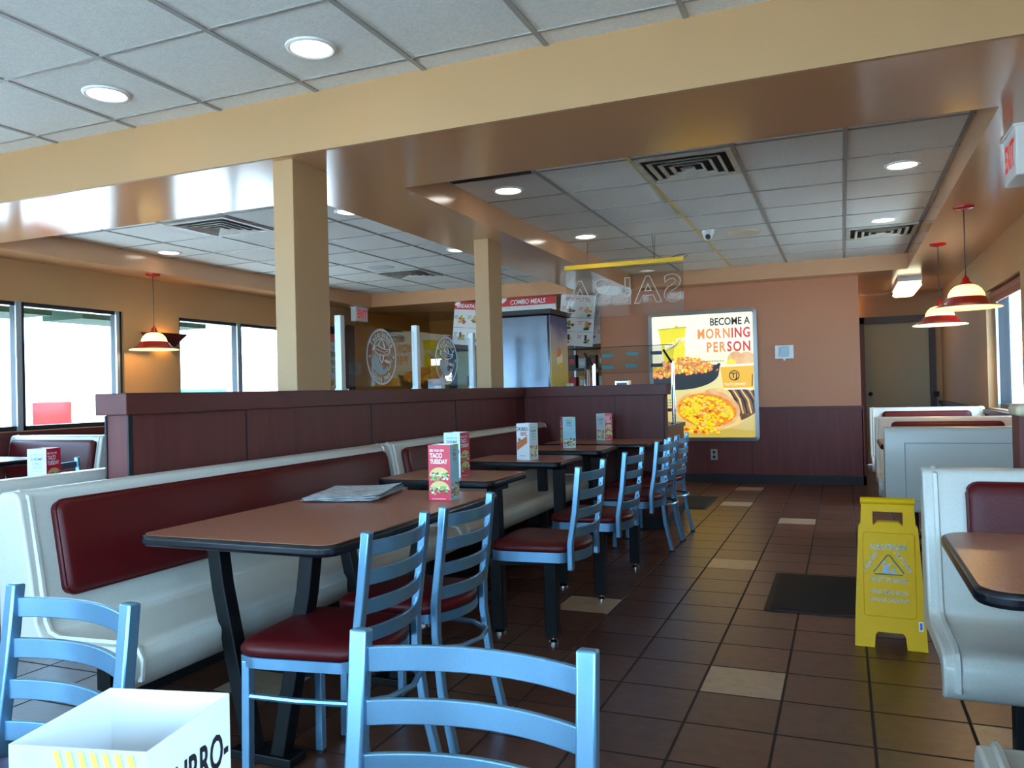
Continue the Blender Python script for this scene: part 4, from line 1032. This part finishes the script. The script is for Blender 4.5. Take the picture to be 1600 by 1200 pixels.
dv = nt.nodes.new('ShaderNodeMath'); dv.operation = 'DIVIDE'; dv.inputs[1].default_value = 1.3
nt.links.new(ad.outputs[0], dv.inputs[0]); nt.links.new(dv.outputs[0], cr.inputs[0]); nt.links.new(cr.outputs[0], b.inputs['Base Color'])
MB().box(0.400, 0.412, -0.31, 0.28, 0.02, 1.10).build('side_panel', gp, t, smooth=0)
fr = frame((0.4125, -0.02, 0.62), (0, 1, 0), (0, 0, 1)); p = MB()
p.ring(fr, (0, 0), 0.0, 0.10, 0.001, 0, 36, ky=1.35)
p.poly(fr, [(0.1 * math.cos(R(a)), 0.135 * math.sin(R(a))) for a in range(35, 176, 10)] + [(-0.05, 0.02), (0.02, 0.03)], 0.002, 1)
p.poly(fr, [(0.1 * math.cos(R(a)), 0.135 * math.sin(R(a))) for a in range(215, 346, 10)] + [(0.06, -0.04), (-0.02, -0.05)], 0.002, 2)
p.build('round_logo', [mat('logo_cream', (240, 226, 190), 0.3), mat('logo_orange', (222, 130, 50), 0.3), mat('logo_gold', (214, 178, 70), 0.3)], t, smooth=0)
MB().box(0.40, 0.47, 0.20, 0.30, 0.10, 0.34).build('dispense_button_box', M_WHITE, t, smooth=0, bevel=0.005)
# menu boards
M_MENUW = mat('menu_white', (224, 222, 216), 0.5); M_MENUR = mat('menu_red', (198, 34, 34), 0.45)
M_FOOD = [mat('food_brown', (120, 66, 34), 0.5), mat('food_green', (110, 140, 50), 0.5), mat('food_gold', (206, 150, 60), 0.5), mat('food_dark', (50, 34, 30), 0.5), mat('food_red', (176, 50, 36), 0.5), mat('food_pale', (226, 200, 150), 0.5)]
def menu_board(label, x, y, ztop, W, Hh, head, kind, roll=0.0, yaw=0.0):
    t = thing('menu_board', label, 'menu board', (x, y, ztop - Hh), yaw, 'menu boards over the counter')
    t.rotation_euler = (0, roll, yaw)
    MB().box(-W / 2, W / 2, 0, 0.03, 0, Hh).build('board', M_MENUW, t, smooth=0)
    fr = frame((-W / 2, -0.001, 0), (1, 0, 0), (0, 0, 1)); p = MB()
    mats = [M_MENUR, M_TXW, M_TEXT, M_TXR] + M_FOOD
    if kind != 'plain':
        p.rect(fr, 0, Hh - 0.10, W, Hh, 0.001, 0); p.text(fr, head, W / 2, Hh - 0.078, 0.075 if W < 0.6 else 0.085, 0.002, 1, 'CENTER', bold=0.02, sx=0.85, shear=0.15)
        p.blob(fr, 0.05, Hh - 0.02, 0.05, 0.022, 0.003, 1, 9, 0.3, 0.6)
    else: p.text(fr, head, W / 2, Hh - 0.08, 0.06, 0.002, 3, 'CENTER', bold=0.01)
    p.build('header', mats, t, smooth=0)
    q = MB(); random.seed(int(abs(x) * 100))
    cols = 2 if W < 0.6 else 4; rows = max(1, int((Hh - 0.12) / 0.17))
    for r in range(rows):
        for c in range(cols):
            cx = W * (c + 0.5) / cols; cy = Hh - 0.12 - (r + 0.5) * (Hh - 0.12) / rows
            for k in range(9 if kind != 'plain' else 4): q.blob(fr, cx + random.uniform(-0.01, 0.07), cy + random.uniform(-0.055, 0.02), 0.028, 0.018, 0.001 + k * 0.0001, 4 + random.randrange(6), 8, 0.3)
            q.rect(fr, cx + 0.0, cy - 0.02, cx + 0.03, cy + 0.055, 0.002, 4 + random.randrange(4))
            for k in range(3): q.rect(fr, cx - 0.09, cy + 0.045 - 0.018 * k, cx - 0.03 - 0.01 * k, cy + 0.051 - 0.018 * k, 0.001, 2 if kind != 'plain' else 3)
            if r: q.rect(fr, cx - W / cols / 2 + 0.01, cy + (Hh - 0.12) / rows / 2, cx + W / cols / 2 - 0.01, cy + (Hh - 0.12) / rows / 2 + 0.004, 0.001, 2)
    q.build('food_pictures', mats, t, smooth=0)
    return t
menu_board('tilted menu board headed BREAKFAST beside the far column', -4.72, 9.80, 2.388, 0.40, 0.58, 'BREAKFAST', 'red', 0.10)
menu_board('wide menu board headed COMBO MEALS above the drink machine', -3.80, 9.80, 2.388, 0.78, 0.52, 'COMBO MEALS', 'red')
menu_board('white menu board headed SPECIALTIES right of the drink machine', -3.17, 9.84, 2.388, 0.44, 0.66, 'SPECIALTIES', 'plain', 0.08, 0.25)
menu_board('white menu board with a drink picture partly behind the hanging sign', -2.86 - 0.14, 10.25, 2.388, 0.44, 0.62, 'ON THE SIDE', 'plain', -0.06, -0.15)
t = thing('service_counter', 'order counter across the kitchen opening behind the glass screen', 'counter', (-4.9, 10.35, 0))
MB().box(-1.3, 1.35, -0.3, 0.3, 0.001, 1.0).build('cabinet', M_ORANGE, t, smooth=0)
MB().box(-1.32, 1.37, -0.33, 0.33, 1.0, 1.05).build('countertop', mat('dark_grey_counter', (70, 66, 64), 0.3), t, smooth=0)
t = thing('refrigerator', 'pale green kitchen cabinet door glimpsed left of the far column', 'refrigerator', (-5.15, 11.6, 0))
MB().box(-0.4, 0.30, -0.40, 0.40, 0.0, 1.80).build('body', mat('pale_green_enamel', (176, 184, 110), 0.35), t, smooth=0, bevel=0.01)
for x in (-0.2, 0.2): MB().box(x - 0.02, x + 0.02, -0.43, -0.40, 1.28, 1.42).build('handle', mat('brass_brown', (130, 92, 50), 0.4), t, smooth=0)
t = thing('warming_station', 'dark kitchen warming station with two bright lamps behind the middle post', 'food warmer', (-6.0, 11.5, 0))
MB().box(-0.42, 0.38, -0.3, 0.4, 0.0, 1.2).build('cabinet', mat('dark_slate_steel', (52, 66, 72), 0.35, metal=0.4), t, smooth=0)
MB().box(-0.02, 0.38, -0.32, 0.4, 1.70, 1.86).build('hood', M_STEEL, t, smooth=0)
MB().box(-0.02, 0.36, 0.35, 0.40, 1.2, 1.70).build('back_panel', mat('dark_slate_steel', (52, 66, 72), 0.35, metal=0.4), t, smooth=0)
MB().box(0.02, 0.20, -0.335, -0.31, 1.60, 1.70).build('lamp_panel', emat('lamp_panel_glow', (255, 250, 236), 3.0), t, smooth=0)
MB().box(0.26, 0.36, -0.335, -0.31, 1.35, 1.48).build('lamp_panel', MATS['lamp_panel_glow'], t, smooth=0)
t = thing('paper_cup', 'white and red cup standing on the order counter', 'cup', (-4.95, 10.2, 1.051))
MB().lathe([(0, 0), (0.075, 0), (0.10, 0.17), (0.105, 0.175), (0.095, 0.175), (0.07, 0.01)], (0, 0, 0), 28).build('cup_body', M_WHITE, t)
MB().lathe([(0.081, 0.03), (0.0925, 0.11)], (0, 0, 0), 28).build('red_band', M_MENUR, t)
t = thing('cash_register', 'small dark register screen with a white slip on the order counter', 'cash register', (-5.35, 10.15, 1.051))
MB().box(-0.15, 0.15, -0.1, 0.12, 0, 0.08).build('base', M_BLACK, t, smooth=0)
MB().box(-0.14, 0.14, -0.02, 0.01, 0.10, 0.32).build('screen', mat('dark_screen', (40, 48, 56), 0.15), t, smooth=0, bevel=0.004)
MB().box(-0.02, 0.02, -0.01, 0.02, 0.07, 0.12).build('stand', M_BLACK, t, smooth=0)
MB().box(-0.02, 0.08, -0.028, -0.024, 0.16, 0.22).build('white_slip', M_WHITE, t, smooth=0)
# shelving glimpsed between the drink machine and the tan wall
t = thing('kitchen_shelf', 'dark kitchen rack of small supplies right of the drink machine', 'shelf', (-3.30, 11.2, 0))
for x in (-0.38, 0.38):
    for y in (-0.2, 0.2): MB().box(x - 0.015, x + 0.015, y - 0.015, y + 0.015, 0, 1.85).build('upright', M_STEEL, t, smooth=0)
for z in (0.3, 0.75, 1.15, 1.45, 1.75): MB().box(-0.39, 0.39, -0.21, 0.21, z, z + 0.02).build('shelf_board', mat('dark_wire_shelf', (46, 44, 42), 0.4, metal=0.5), t, smooth=0)
cols = [((196, 40, 30), 'red'), ((206, 186, 60), 'yellow'), ((70, 62, 50), 'dark brown'), ((196, 196, 190), 'white'), ((60, 78, 50), 'dark green'), ((150, 110, 60), 'tan')]
random.seed(11); bi = 0
wh = ['at the left end', 'left of centre', 'in the middle', 'right of centre', 'at the right end']
for z, zn in ((1.17, 'on its middle shelf'), (1.47, 'on its upper shelf'), (0.77, 'on its lower shelf')):
    for k in range(5):
        (c, cn) = cols[(bi * 2 + k) % 6]; w = 0.055; hh = random.uniform(0.12, 0.24)
        x = -0.30 + k * 0.15
        tt = thing('supply_box', '%s box %s of the rack, %s' % (cn, wh[k], zn), 'box', (-3.30 + x, 11.05, z + 0.001), 0, 'supply boxes in the kitchen rack')
        MB().box(-w, w, -0.05, 0.08, 0, hh).build('carton', mat('carton_' + cn.replace(' ', '_'), c, 0.5), tt, smooth=0, bevel=0.002)
        MB().box(-w * 0.7, w * 0.7, -0.0515, -0.0505, hh * 0.3, hh * 0.7).build('paper_label', M_MENUW if k % 2 else M_MENUR, tt, smooth=0)
    bi += 1
t = thing('steel_dispenser', 'slim chrome dispenser standing beside the tan wall end, above the half wall', 'dispenser', (-2.98, 9.70, 0))
MB().box(-0.14, 0.10, -0.12, 0.14, 0.001, 1.0).build('pedestal', mat('dark_slate_steel', (52, 66, 72), 0.35), t, smooth=0)
MB().lathe([(0, 1.0), (0.045, 1.0), (0.045, 1.36), (0.038, 1.38), (0.03, 1.45), (0.0, 1.46)], (0, 0, 0), 20).build('chrome_tube', M_CHROME, t)
MB().tube([(0.02, -0.03, 1.42), (0.06, -0.06, 1.56), (0.10, -0.05, 1.40), (0.12, -0.04, 1.20)], 0.012, 8).build('hose', M_BLACK, t)
t = thing('wall_notice', 'faded dark lettering notice on the orange wall behind the glass screen', 'notice', (-6.497, 10.9, 2.0))
p = MB(); fr = frame((0.002, 0, 0), (0, 1, 0), (0, 0, 1))
for r in range(3):
    for k in range(9): p.rect(fr, -0.27 + k * 0.062 + 0.01 * r, 0.14 - r * 0.05, -0.225 + k * 0.062 + 0.01 * r, 0.172 - r * 0.05, 0, 0)
p.build('lettering', mat('faded_dark_print', (54, 32, 20), 0.6), t, smooth=0)
t = thing('window_poster', 'white poster with pink top and green SHRIMP STREET TACOS words on the side door', 'poster', (-6.535, 9.06, 1.25))
MB().box(-0.003, 0.003, 0.0, 0.42, -0.05, 0.80).build('sheet', M_PAPER, t, smooth=0)
fr = frame((0.004, 0, 0), (0, 1, 0), (0, 0, 1)); p = MB()
p.rect(fr, 0, 0.66, 0.42, 0.80, 0.0005, 0)
for i, (w, s) in enumerate((('TRY OUR', 0.05), ('SHRIMP', 0.11), ('STREET', 0.09), ('TACOS', 0.09))): p.text(fr, w, 0.40, 0.56 - i * 0.11, s, 0.001, 1, 'RIGHT', sx=0.75, bold=0.01)
for k in range(24): p.blob(fr, random.uniform(0.04, 0.38), random.uniform(-0.02, 0.12), 0.04, 0.025, 0.001 + 0.0001 * k, 2 + k % 3, 8, 0.3)
p.build('printing', [mat('pink_print', (236, 120, 120), 0.5), mat('green_print', (96, 130, 44), 0.5), M_FOOD[2], M_FOOD[4], M_FOOD[5]], t, smooth=0)

# ------------------------------------------------------------------ table cards
TWD, THT = 0.091, 0.215
M_CBLUE = mat('card_light_blue', (206, 228, 234), 0.4); M_CTEAL = mat('card_sky_blue', (150, 206, 220), 0.4, noise=(14, (186, 226, 234), 0.25)); M_CPINK = mat('card_crimson', (206, 22, 56), 0.4)
M_CGRN = mat('lettuce_green', (96, 150, 60), 0.5, noise=(90, (160, 196, 110), 0.2)); M_CTAC = mat('taco_shell', (222, 188, 120), 0.5); M_CMEAT = mat('taco_meat', (104, 56, 36), 0.5); M_CCHU = mat('churro_brown', (176, 98, 52), 0.5, noise=(120, (206, 140, 90), 0.2)); M_CORG = mat('shrimp_orange', (216, 120, 70), 0.5); M_CWHT = mat('crema_white', (240, 238, 226), 0.5)
CM = [M_TEXT, M_TXW, M_TXR, M_TXG, M_CGRN, M_CTAC, M_CMEAT, M_CCHU, M_CORG, M_CWHT, M_CTEAL, mat('lime_yellow', (206, 214, 70), 0.5)]
def table_card(label, loc, rz, group='folded menu cards standing on the tables'):
    """square open card; faces counter-clockwise: churro, shrimp, taco, fish; rz = direction of the churro face normal"""
    t = thing('table_card', label, 'menu card', loc, rz, group)
    h = TWD / 2; o = [(-h, -h), (h, -h), (h, h), (-h, h)]; i_ = [(x * 0.982, y * 0.982) for x, y in o]
    vs = [(x, y, 0) for x, y in o] + [(x, y, THT) for x, y in o] + [(x, y, 0) for x, y in i_] + [(x, y, THT) for x, y in i_]
    b = MB()
    side = {1: 0, 2: 1, 3: 2, 0: 3}  # edge index -> face (edge 1 is +x = churro)
    cm = {1: 0, 2: 1, 3: 2, 0: 3}
    for e in range(4):
        j = (e + 1) % 4; b._add([vs[e], vs[j], vs[j + 4], vs[e + 4]], [(0, 1, 2, 3)], 1 + cm[e])
        b._add([vs[e + 8], vs[j + 8], vs[j + 12], vs[e + 12]], [(3, 2, 1, 0)], 0)
        b._add([vs[e + 4], vs[j + 4], vs[j + 12], vs[e + 12]], [(0, 1, 2, 3)], 0)
    b.build('card_body', [M_PAPER, M_PAPER, M_CBLUE, M_CPINK, M_CTEAL], t, smooth=0)
    def F(k):
        a = R(90 * k); n_ = Vector((math.cos(a), math.sin(a), 0)); u = Vector((-math.sin(a), math.cos(a), 0)); org = n_ * (h + 0.0004) - u * h
        return frame(org, u, (0, 0, 1))
    random.seed(21)
    # churro face
    f = F(0); p = MB(); q = MB(); p.text(f, 'CHURRO-', TWD - 0.003, 0.172, 0.031, 0, 0, 'RIGHT', sx=0.66, bold=0.022); p.text(f, 'RIFIC.', TWD - 0.010, 0.143, 0.031, 0, 2, 'RIGHT', sx=0.66, bold=0.022)
    for k in range(4): q.poly(f, [(0.004, 0.055 + 0.012 * k), (0.075, 0.10 + 0.010 * k), (0.077, 0.111 + 0.010 * k), (0.002, 0.066 + 0.012 * k)], 0.0002 + 0.0001 * k, 7 if k % 2 else 8)
    q.rect(f, 0.012, 0.110, 0.03, 0.128, 0.0001, 7); p.rect(f, 0.02, 0.024, 0.06, 0.026, 0, 3)
    p.build('churro_lettering', CM, t, smooth=0); q.build('churro_picture', CM, t, smooth=0)
    f = F(1); p = MB(); q = MB(); p.text(f, 'EXPLORE OUR', TWD / 2, 0.186, 0.0095, 0, 3, 'CENTER'); p.text(f, 'SHRIMP', TWD / 2, 0.163, 0.021, 0, 3, 'CENTER', sx=0.85, bold=0.01); p.text(f, 'STREET', TWD / 2, 0.145, 0.016, 0, 3, 'CENTER', sx=0.85); p.text(f, 'TACOS', TWD / 2, 0.129, 0.016, 0, 3, 'CENTER', sx=0.85)
    p.rect(f, 0.02, 0.118, 0.072, 0.1195, 0, 3)
    for k in range(60): q.blob(f, random.uniform(0.012, 0.080), random.uniform(0.016, 0.085), random.uniform(0.004, 0.010), random.uniform(0.004, 0.007), 0.0001 + k * 0.00001, random.choice([4, 5, 5, 8, 9, 9, 6]), 8, 0.25)
    p.build('shrimp_lettering', CM, t, smooth=0); q.build('shrimp_picture', CM, t, smooth=0)
    f = F(2); p = MB(); q = MB(); p.text(f, 'SEE YOU ON', 0.006, 0.190, 0.0115, 0, 1, bold=0.025, sx=0.9); p.text(f, 'TACO', 0.007, 0.166, 0.025, 0, 1, bold=0.026, sx=0.74); p.text(f, 'TUESDAY', 0.007, 0.143, 0.024, 0, 1, bold=0.026, sx=0.70)
    for yy, hh in ((0.095, 0.034), (0.042, 0.034)):
        q.poly(f, [(0.045 + 0.042 * math.cos(R(a)), yy + hh * math.sin(R(a))) for a in range(0, 181, 12)], 0.0001, 5)
        for k in range(46): q.blob(f, random.uniform(0.008, 0.082), random.uniform(yy - 0.016, yy + 0.012), 0.0055, 0.004, 0.0002 + k * 0.00001, random.choice([4, 4, 4, 6, 9]), 7, 0.3)
    p.rect(f, 0.012, 0.006, 0.07, 0.0075, 0.0001, 1)
    p.build('taco_lettering', CM, t, smooth=0); q.build('taco_picture', CM, t, smooth=0)
    f = F(3); p = MB(); q = MB(); p.text(f, 'TRY OUR', TWD / 2, 0.190, 0.009, 0, 0, 'CENTER'); p.text(f, 'FISH', TWD / 2, 0.168, 0.022, 0, 0, 'CENTER', sx=0.8, bold=0.01); p.text(f, 'TACOS', TWD / 2, 0.152, 0.015, 0, 0, 'CENTER', sx=0.8)
    p.rect(f, 0.015, 0.140, 0.078, 0.142, 0, 10)
    for k in range(50): q.blob(f, random.uniform(0.010, 0.082), random.uniform(0.014, 0.065), 0.008, 0.005, 0.0001 + k * 0.00001, random.choice([5, 7, 6, 9, 4, 8]), 8, 0.25)
    q.build('fish_picture', CM, t, smooth=0); q = MB()
    for k in range(7): q.poly(f, [(0.034 + 0.008 * k, 0.198), (0.038 + 0.008 * k, 0.198), (0.034 + 0.008 * k, 0.213), (0.030 + 0.008 * k, 0.213)], 0.0001, 11)
    p.build('fish_lettering', CM, t, smooth=0); q.build('lime_picture', CM, t, smooth=0)
    return t
tc0 = table_card('large open white card with CHURRO-RIFIC lettering at the lower left corner', (-0.430, 0.380, 0.752), R(12.5))
def tcdup(label, loc, face, ang):
    # face k normal at angle ang -> churro normal = ang - 90k
    dup(tc0, label, loc, R(ang - 90 * face))
tcdup('menu card with the red SEE YOU ON TACO TUESDAY side, on the newspaper table', (-1.455, 2.80, 0.752), 2, -85)
tcdup('menu card just behind the red one, pale SHRIMP side and narrow red side', (-1.745, 3.50, TZ + 0.002), 1, -94)
tcdup('menu card with churros on its white side, third along the row', (-1.745, 4.44, TZ + 0.002), 0, -103)
tcdup('menu card with a sky-blue FISH side, fourth along the row', (-1.805, 5.38, TZ + 0.002), 3, -59)
tcdup('menu card on the farthest table against the short half wall', (-1.80, 6.30, 0.752), 1, -114)
tcdup('menu card at the left edge beyond the bench, with SHRIMP and TACO TUESDAY sides', (-3.27, 2.48, 0.752), 1, -75)

# newspaper
t = thing('newspaper', 'folded newspaper lying on the large brown table', 'newspaper', (-1.88, 2.82, 0.7525), R(15))
mp_ = mat('newsprint', (206, 210, 212), 0.6, noise=(26, (150, 154, 160), 0.08), stretch=(1, 3.5, 1))
random.seed(9)
for k in range(5):
    nx, ny = 10, 8; vs = []; ox, oy, ra = random.uniform(-0.012, 0.012), random.uniform(-0.012, 0.012), random.uniform(-0.10, 0.10)
    for j in range(ny + 1):
        for i in range(nx + 1):
            u, v = -0.15 + 0.30 * i / nx, -0.19 + 0.38 * j / ny
            z = 0.002 + k * 0.0035 + 0.002 * math.sin(i * 0.9 + k) * math.cos(j * 0.8 + k * 2) + (0.010 * max(0, (i - 7) / 3) * (k / 4)) + 0.002
            vs.append((ox + u * math.cos(ra) - v * math.sin(ra), oy + u * math.sin(ra) + v * math.cos(ra), z))
    n = len(vs); vs += [(a, b, c + 0.0012) for a, b, c in vs]; fs = []
    W_ = nx + 1
    for j in range(ny):
        for i in range(nx):
            a = j * W_ + i; fs.append((a, a + W_, a + W_ + 1, a + 1)); fs.append((n + a, n + a + 1, n + a + W_ + 1, n + a + W_))
    rim = [i for i in range(W_)] + [j * W_ + nx for j in range(1, ny + 1)] + [ny * W_ + i for i in range(nx - 1, -1, -1)] + [j * W_ for j in range(ny - 1, 0, -1)]
    for q in range(len(rim)): a, b_ = rim[q], rim[(q + 1) % len(rim)]; fs.append((a, b_, b_ + n, a + n))
    MB()._add(vs, fs).build('sheet', mp_, t, smooth=40)

# ------------------------------------------------------------------ floor things
def floor_mat_obj(label, x0, x1, y0, y1):
    t = thing('floor_mat', label, 'floor mat', ((x0 + x1) / 2, (y0 + y1) / 2, 0), 0, 'black rubber floor mats')
    w, h = (x1 - x0) / 2, (y1 - y0) / 2
    MB().prism(rrect(-w, w, -h, h, 0.02, 4), 'z', 0.0005, 0.006).build('border', mat('mat_border', (22, 22, 24), 0.7), t, smooth=0)
    MB().box(-w + 0.03, w - 0.03, -h + 0.03, h - 0.03, 0.002, 0.010).build('pile', M_MAT, t, smooth=0)
floor_mat_obj('large black floor mat in the aisle beside the yellow sign', -0.41, 0.50, 4.33, 5.20)
floor_mat_obj('black floor mat farther back beside the salsa counter', -1.95, -1.235, 7.72, 8.60)

t = thing('wet_floor_sign', 'yellow folding wet floor caution sign standing in the aisle by the booth', 'floor sign', (0.165, 3.87, 0), R(-2.5))
Zt, dt = 0.625, 0.13
def sign_panel(name, sgn):
    # local panel frame: origin bottom centre, v goes up along the leaning face
    o = Vector((0, 0, 0)) if sgn < 0 else Vector((0, 2 * dt + 0.02, 0))
    v = Vector((0, dt, Zt)) if sgn < 0 else Vector((0, -dt, Zt))
    fr = frame(o, (1, 0, 0), v); Lh = v.length
    out = [(-0.145, 0.0), (-0.065, 0.0), (-0.060, 0.055), (-0.050, 0.068), (0.050, 0.068), (0.060, 0.055), (0.065, 0.0), (0.145, 0.0), (0.140, 0.16), (0.122, 0.525), (0.112, 0.545), (0.110, Lh - 0.03), (-0.110, Lh - 0.03), (-0.112, 0.545), (-0.122, 0.525), (-0.140, 0.16)]
    # hand hole: build as two pieces
    y1_, y2_ = 0.535, Lh - 0.045
    low = out[:10] + [(0.113, y1_ - 0.0), (0.055, y1_ - 0.0), (0.045, y1_ + 0.012), (-0.045, y1_ + 0.012), (-0.055, y1_), (-0.113, y1_)] + out[14:]
    b = MB()
    def ext(pts):
        n = len(pts); vs = [fr @ Vector((x, y, 0.0)) for x, y in pts] + [fr @ Vector((x, y, -0.012)) for x, y in pts]
        b._add(vs, [tuple(range(n)), tuple(range(2 * n - 1, n - 1, -1))] + [(i, i + n, (i + 1) % n + n, (i + 1) % n) for i in range(n)])
    if sgn > 0:
        fr = frame(o, (-1, 0, 0), v)
    ext(low); ext([(-0.113, y1_), (-0.062, y1_), (-0.062, y2_), (-0.110, y2_)]); ext([(0.062, y1_), (0.113, y1_), (0.110, y2_), (0.062, y2_)]); ext([(-0.110, y2_), (0.110, y2_), (0.108, Lh), (-0.108, Lh)])
    b.build(name, M_YELLOW, t, smooth=0)
    return fr
fr = sign_panel('front_panel', -1); sign_panel('rear_panel', 1)
MB().tube([(-0.112, dt + 0.008, Zt + 0.002), (0.112, dt + 0.008, Zt + 0.002)], 0.017, 12).build('top_hinge', M_YELLOW, t)
MB().tube([fr @ Vector((x, y, 0.001)) for x, y in rrect(-0.105, 0.105, 0.135, 0.50, 0.015, 3)], 0.0022, 6, close=True).build('raised_outline', M_YELLOW, t)
M_SGN = mat('grey_blue_sign_print', (84, 110, 124), 0.25)
p = MB()
p.text(fr, 'CAUTION', 0.0, 0.425, 0.036, 0.001, 0, 'CENTER', sx=0.9, bold=0.02)
p.text(fr, 'WET FLOOR', 0.0, 0.283, 0.030, 0.001, 0, 'CENTER', sx=0.9, bold=0.005)
p.text(fr, 'PISO MOJADO', 0.0, 0.232, 0.026, 0.001, 0, 'CENTER', sx=0.9, bold=0.005)
p.text(fr, 'RUTSCHGEFAHR', 0.0, 0.198, 0.025, 0.001, 0, 'CENTER', sx=0.84, bold=0.005)
p.text(fr, 'CUIDADO', -0.094, 0.322, 0.028, 0.001, 0, 'LEFT', sx=0.78, rot=R(58), bold=0.005)
p.text(fr, 'ACHTUNG', 0.024, 0.412, 0.028, 0.001, 0, 'LEFT', sx=0.74, rot=R(-56), bold=0.005)
p.build('lettering', M_SGN, t, smooth=0)
q = MB(); tri = [(-0.058, 0.318), (0.054, 0.318), (0.060, 0.326), (0.004, 0.402), (-0.006, 0.402), (-0.063, 0.326)]
q.tube([fr @ Vector((x, y, 0.001)) for x, y in tri], 0.0028, 6, close=True)
q.poly(fr, [(-0.03, 0.322), (0.02, 0.322), (0.0, 0.335), (0.0, 0.35), (0.014, 0.368), (0.008, 0.37), (-0.010, 0.356), (-0.026, 0.362), (-0.022, 0.345)], 0.001, 0); q.ring(fr, (0.022, 0.336), 0.0, 0.010, 0.001, 0, 14); q.ring(fr, (-0.018, 0.373), 0.0, 0.006, 0.001, 0, 12)
q.build('warning_symbol', M_SGN, t, smooth=0)
MB().rect(fr, 0.112, 0.085, 0.130, 0.125, 0.001).build('price_sticker', M_WHITE, t, smooth=0)
p = MB(); p.rect(fr, 0.116, 0.090, 0.126, 0.120, 0.0015); p.build('sticker_print', mat('sticker_blue', (60, 90, 170), 0.4), t, smooth=0)

# ------------------------------------------------------------------ outside
M_ASPH = mat('pale_concrete', (196, 196, 192), 0.8, noise=(0.6, (180, 180, 178), 0.3))
tag(MB().box(-60, 60, -60, 60, -0.30, -0.21).build('ground', M_ASPH, smooth=0), kind='structure')
M_BRKW = bpy.data.materials.new('white_painted_brick'); M_BRKW.use_nodes = True; nt = M_BRKW.node_tree
br = nt.nodes.new('ShaderNodeTexBrick'); br.inputs['Color1'].default_value = (*lin((236, 234, 230)), 1); br.inputs['Color2'].default_value = (*lin((226, 222, 218)), 1); br.inputs['Mortar'].default_value = (*lin((190, 186, 182)), 1); br.inputs['Scale'].default_value = 3.0
tc = nt.nodes.new('ShaderNodeTexCoord'); mp = nt.nodes.new('ShaderNodeMapping'); mp.inputs['Rotation'].default_value = (R(90), 0, R(90))
nt.links.new(tc.outputs['Object'], mp.inputs[0]); nt.links.new(mp.outputs[0], br.inputs[0]); nt.links.new(br.outputs[0], nt.nodes['Principled BSDF'].inputs['Base Color'])
t = thing('building', 'pale brick building across the street beyond the left windows', 'building', (-34, 16, -0.2))
MB().box(-5, 3, -26, 26, 0, 3.6).build('wall', M_BRKW, t, smooth=0)
MB().box(-5.2, 3.2, -26.2, 26.2, 3.6, 3.8).build('roof', mat('pale_roof', (220, 216, 210), 0.7), t, smooth=0)
MB().box(3.0, 3.05, -8, 20, 1.2, 2.3).build('window', mat('pale_blue_pane', (190, 206, 214), 0.2), t, smooth=0)
# green eave outside the left windows
t = thing('eave', 'dark green eave seen at the top of the left windows', 'eave', (-7.6, 3.5, 2.035))
MB().box(-0.30, 0.30, -5.5, 2.15, 0.0, 0.55).build('fascia', mat('dark_green_paint', (34, 54, 42), 0.8, spec=0.1), t, smooth=0)
MB().box(-0.30, 0.30, 2.50, 4.25, 0.0, 0.55).build('fascia', MATS['dark_green_paint'], t, smooth=0)
MB().box(-0.28, 0.28, 2.15, 2.50, 0.12, 0.5).build('sky_gap_stand_in', M_WHITE, t, smooth=0)  # white panel added to pass for bright sky between the fascia boards
for y in (-5.4, 4.1): MB().box(-0.3, -0.2, y - 0.05, y + 0.05, -2.243, 0.0).build('post', MATS['dark_green_paint'], t, smooth=0)
MB().box(-0.32, -0.15, -5.5, 4.3, 0.55, 0.63).build('gutter', M_WHITE, t, smooth=0)
t = thing('outdoor_chair', 'red outdoor chair seen through the leftmost window', 'chair', (-9.2, 7.05, -0.2095), R(40))
MB().box(-0.22, 0.22, -0.22, 0.22, 0.42, 0.46).build('seat', M_RED, t, smooth=0); MB().box(-0.22, 0.22, 0.18, 0.22, 0.46, 1.38).build('backrest', M_RED, t, smooth=0)
for x in (-0.19, 0.19):
    for y in (-0.19, 0.19): MB().box(x - 0.02, x + 0.02, y - 0.02, y + 0.02, 0, 0.42).build('leg', M_RED, t, smooth=0)
t = thing('dumpster', 'turquoise waste bin outside the second left window', 'waste bin', (-15.3, 15.5, -0.2095))
MB().box(-0.6, 0.6, -0.7, 0.7, 0.1, 1.5).build('body', mat('turquoise_plastic', (60, 170, 172), 0.5), t, smooth=0, bevel=0.08, seg=3)
MB().box(-0.65, 0.65, -0.75, 0.75, 1.5, 1.62).build('lid', mat('turquoise_lid', (50, 150, 156), 0.5), t, smooth=0, bevel=0.03)
t = thing('building', 'storefront with teal and red bands outside the right window', 'building', (16, 30, -0.2))
MB().box(-4, 4, -14, 14, 0, 6).build('wall', mat('cream_siding', (226, 222, 212), 0.7), t, smooth=0)
MB().box(-4.05, -4, -14, 14, 1.6, 2.1).build('red_band', mat('red_band_paint', (196, 60, 56), 0.6), t, smooth=0)
MB().box(-4.06, -4.0, -6, -2.5, 0, 5.6).build('teal_column', mat('teal_paint', (86, 160, 164), 0.6), t, smooth=0)
MB().box(-4.2, 4.2, -14.2, 14.2, 6.0, 6.2).build('roof', mat('pale_roof', (220, 216, 210), 0.7), t, smooth=0)
t = thing('roller_blind', 'rolled reddish shade at the top of the right window', 'blind', (1.33, 7.95, 1.955))
MB().tube([(0, -0.78, 0), (0, 0.78, 0)], 0.034, 16).build('roll', mat('reddish_fabric', (150, 96, 78), 0.7), t)
MB().box(-0.008, 0.008, -0.76, 0.76, -0.075, -0.02).build('hem', mat('reddish_fabric', (150, 96, 78), 0.7), t, smooth=0)
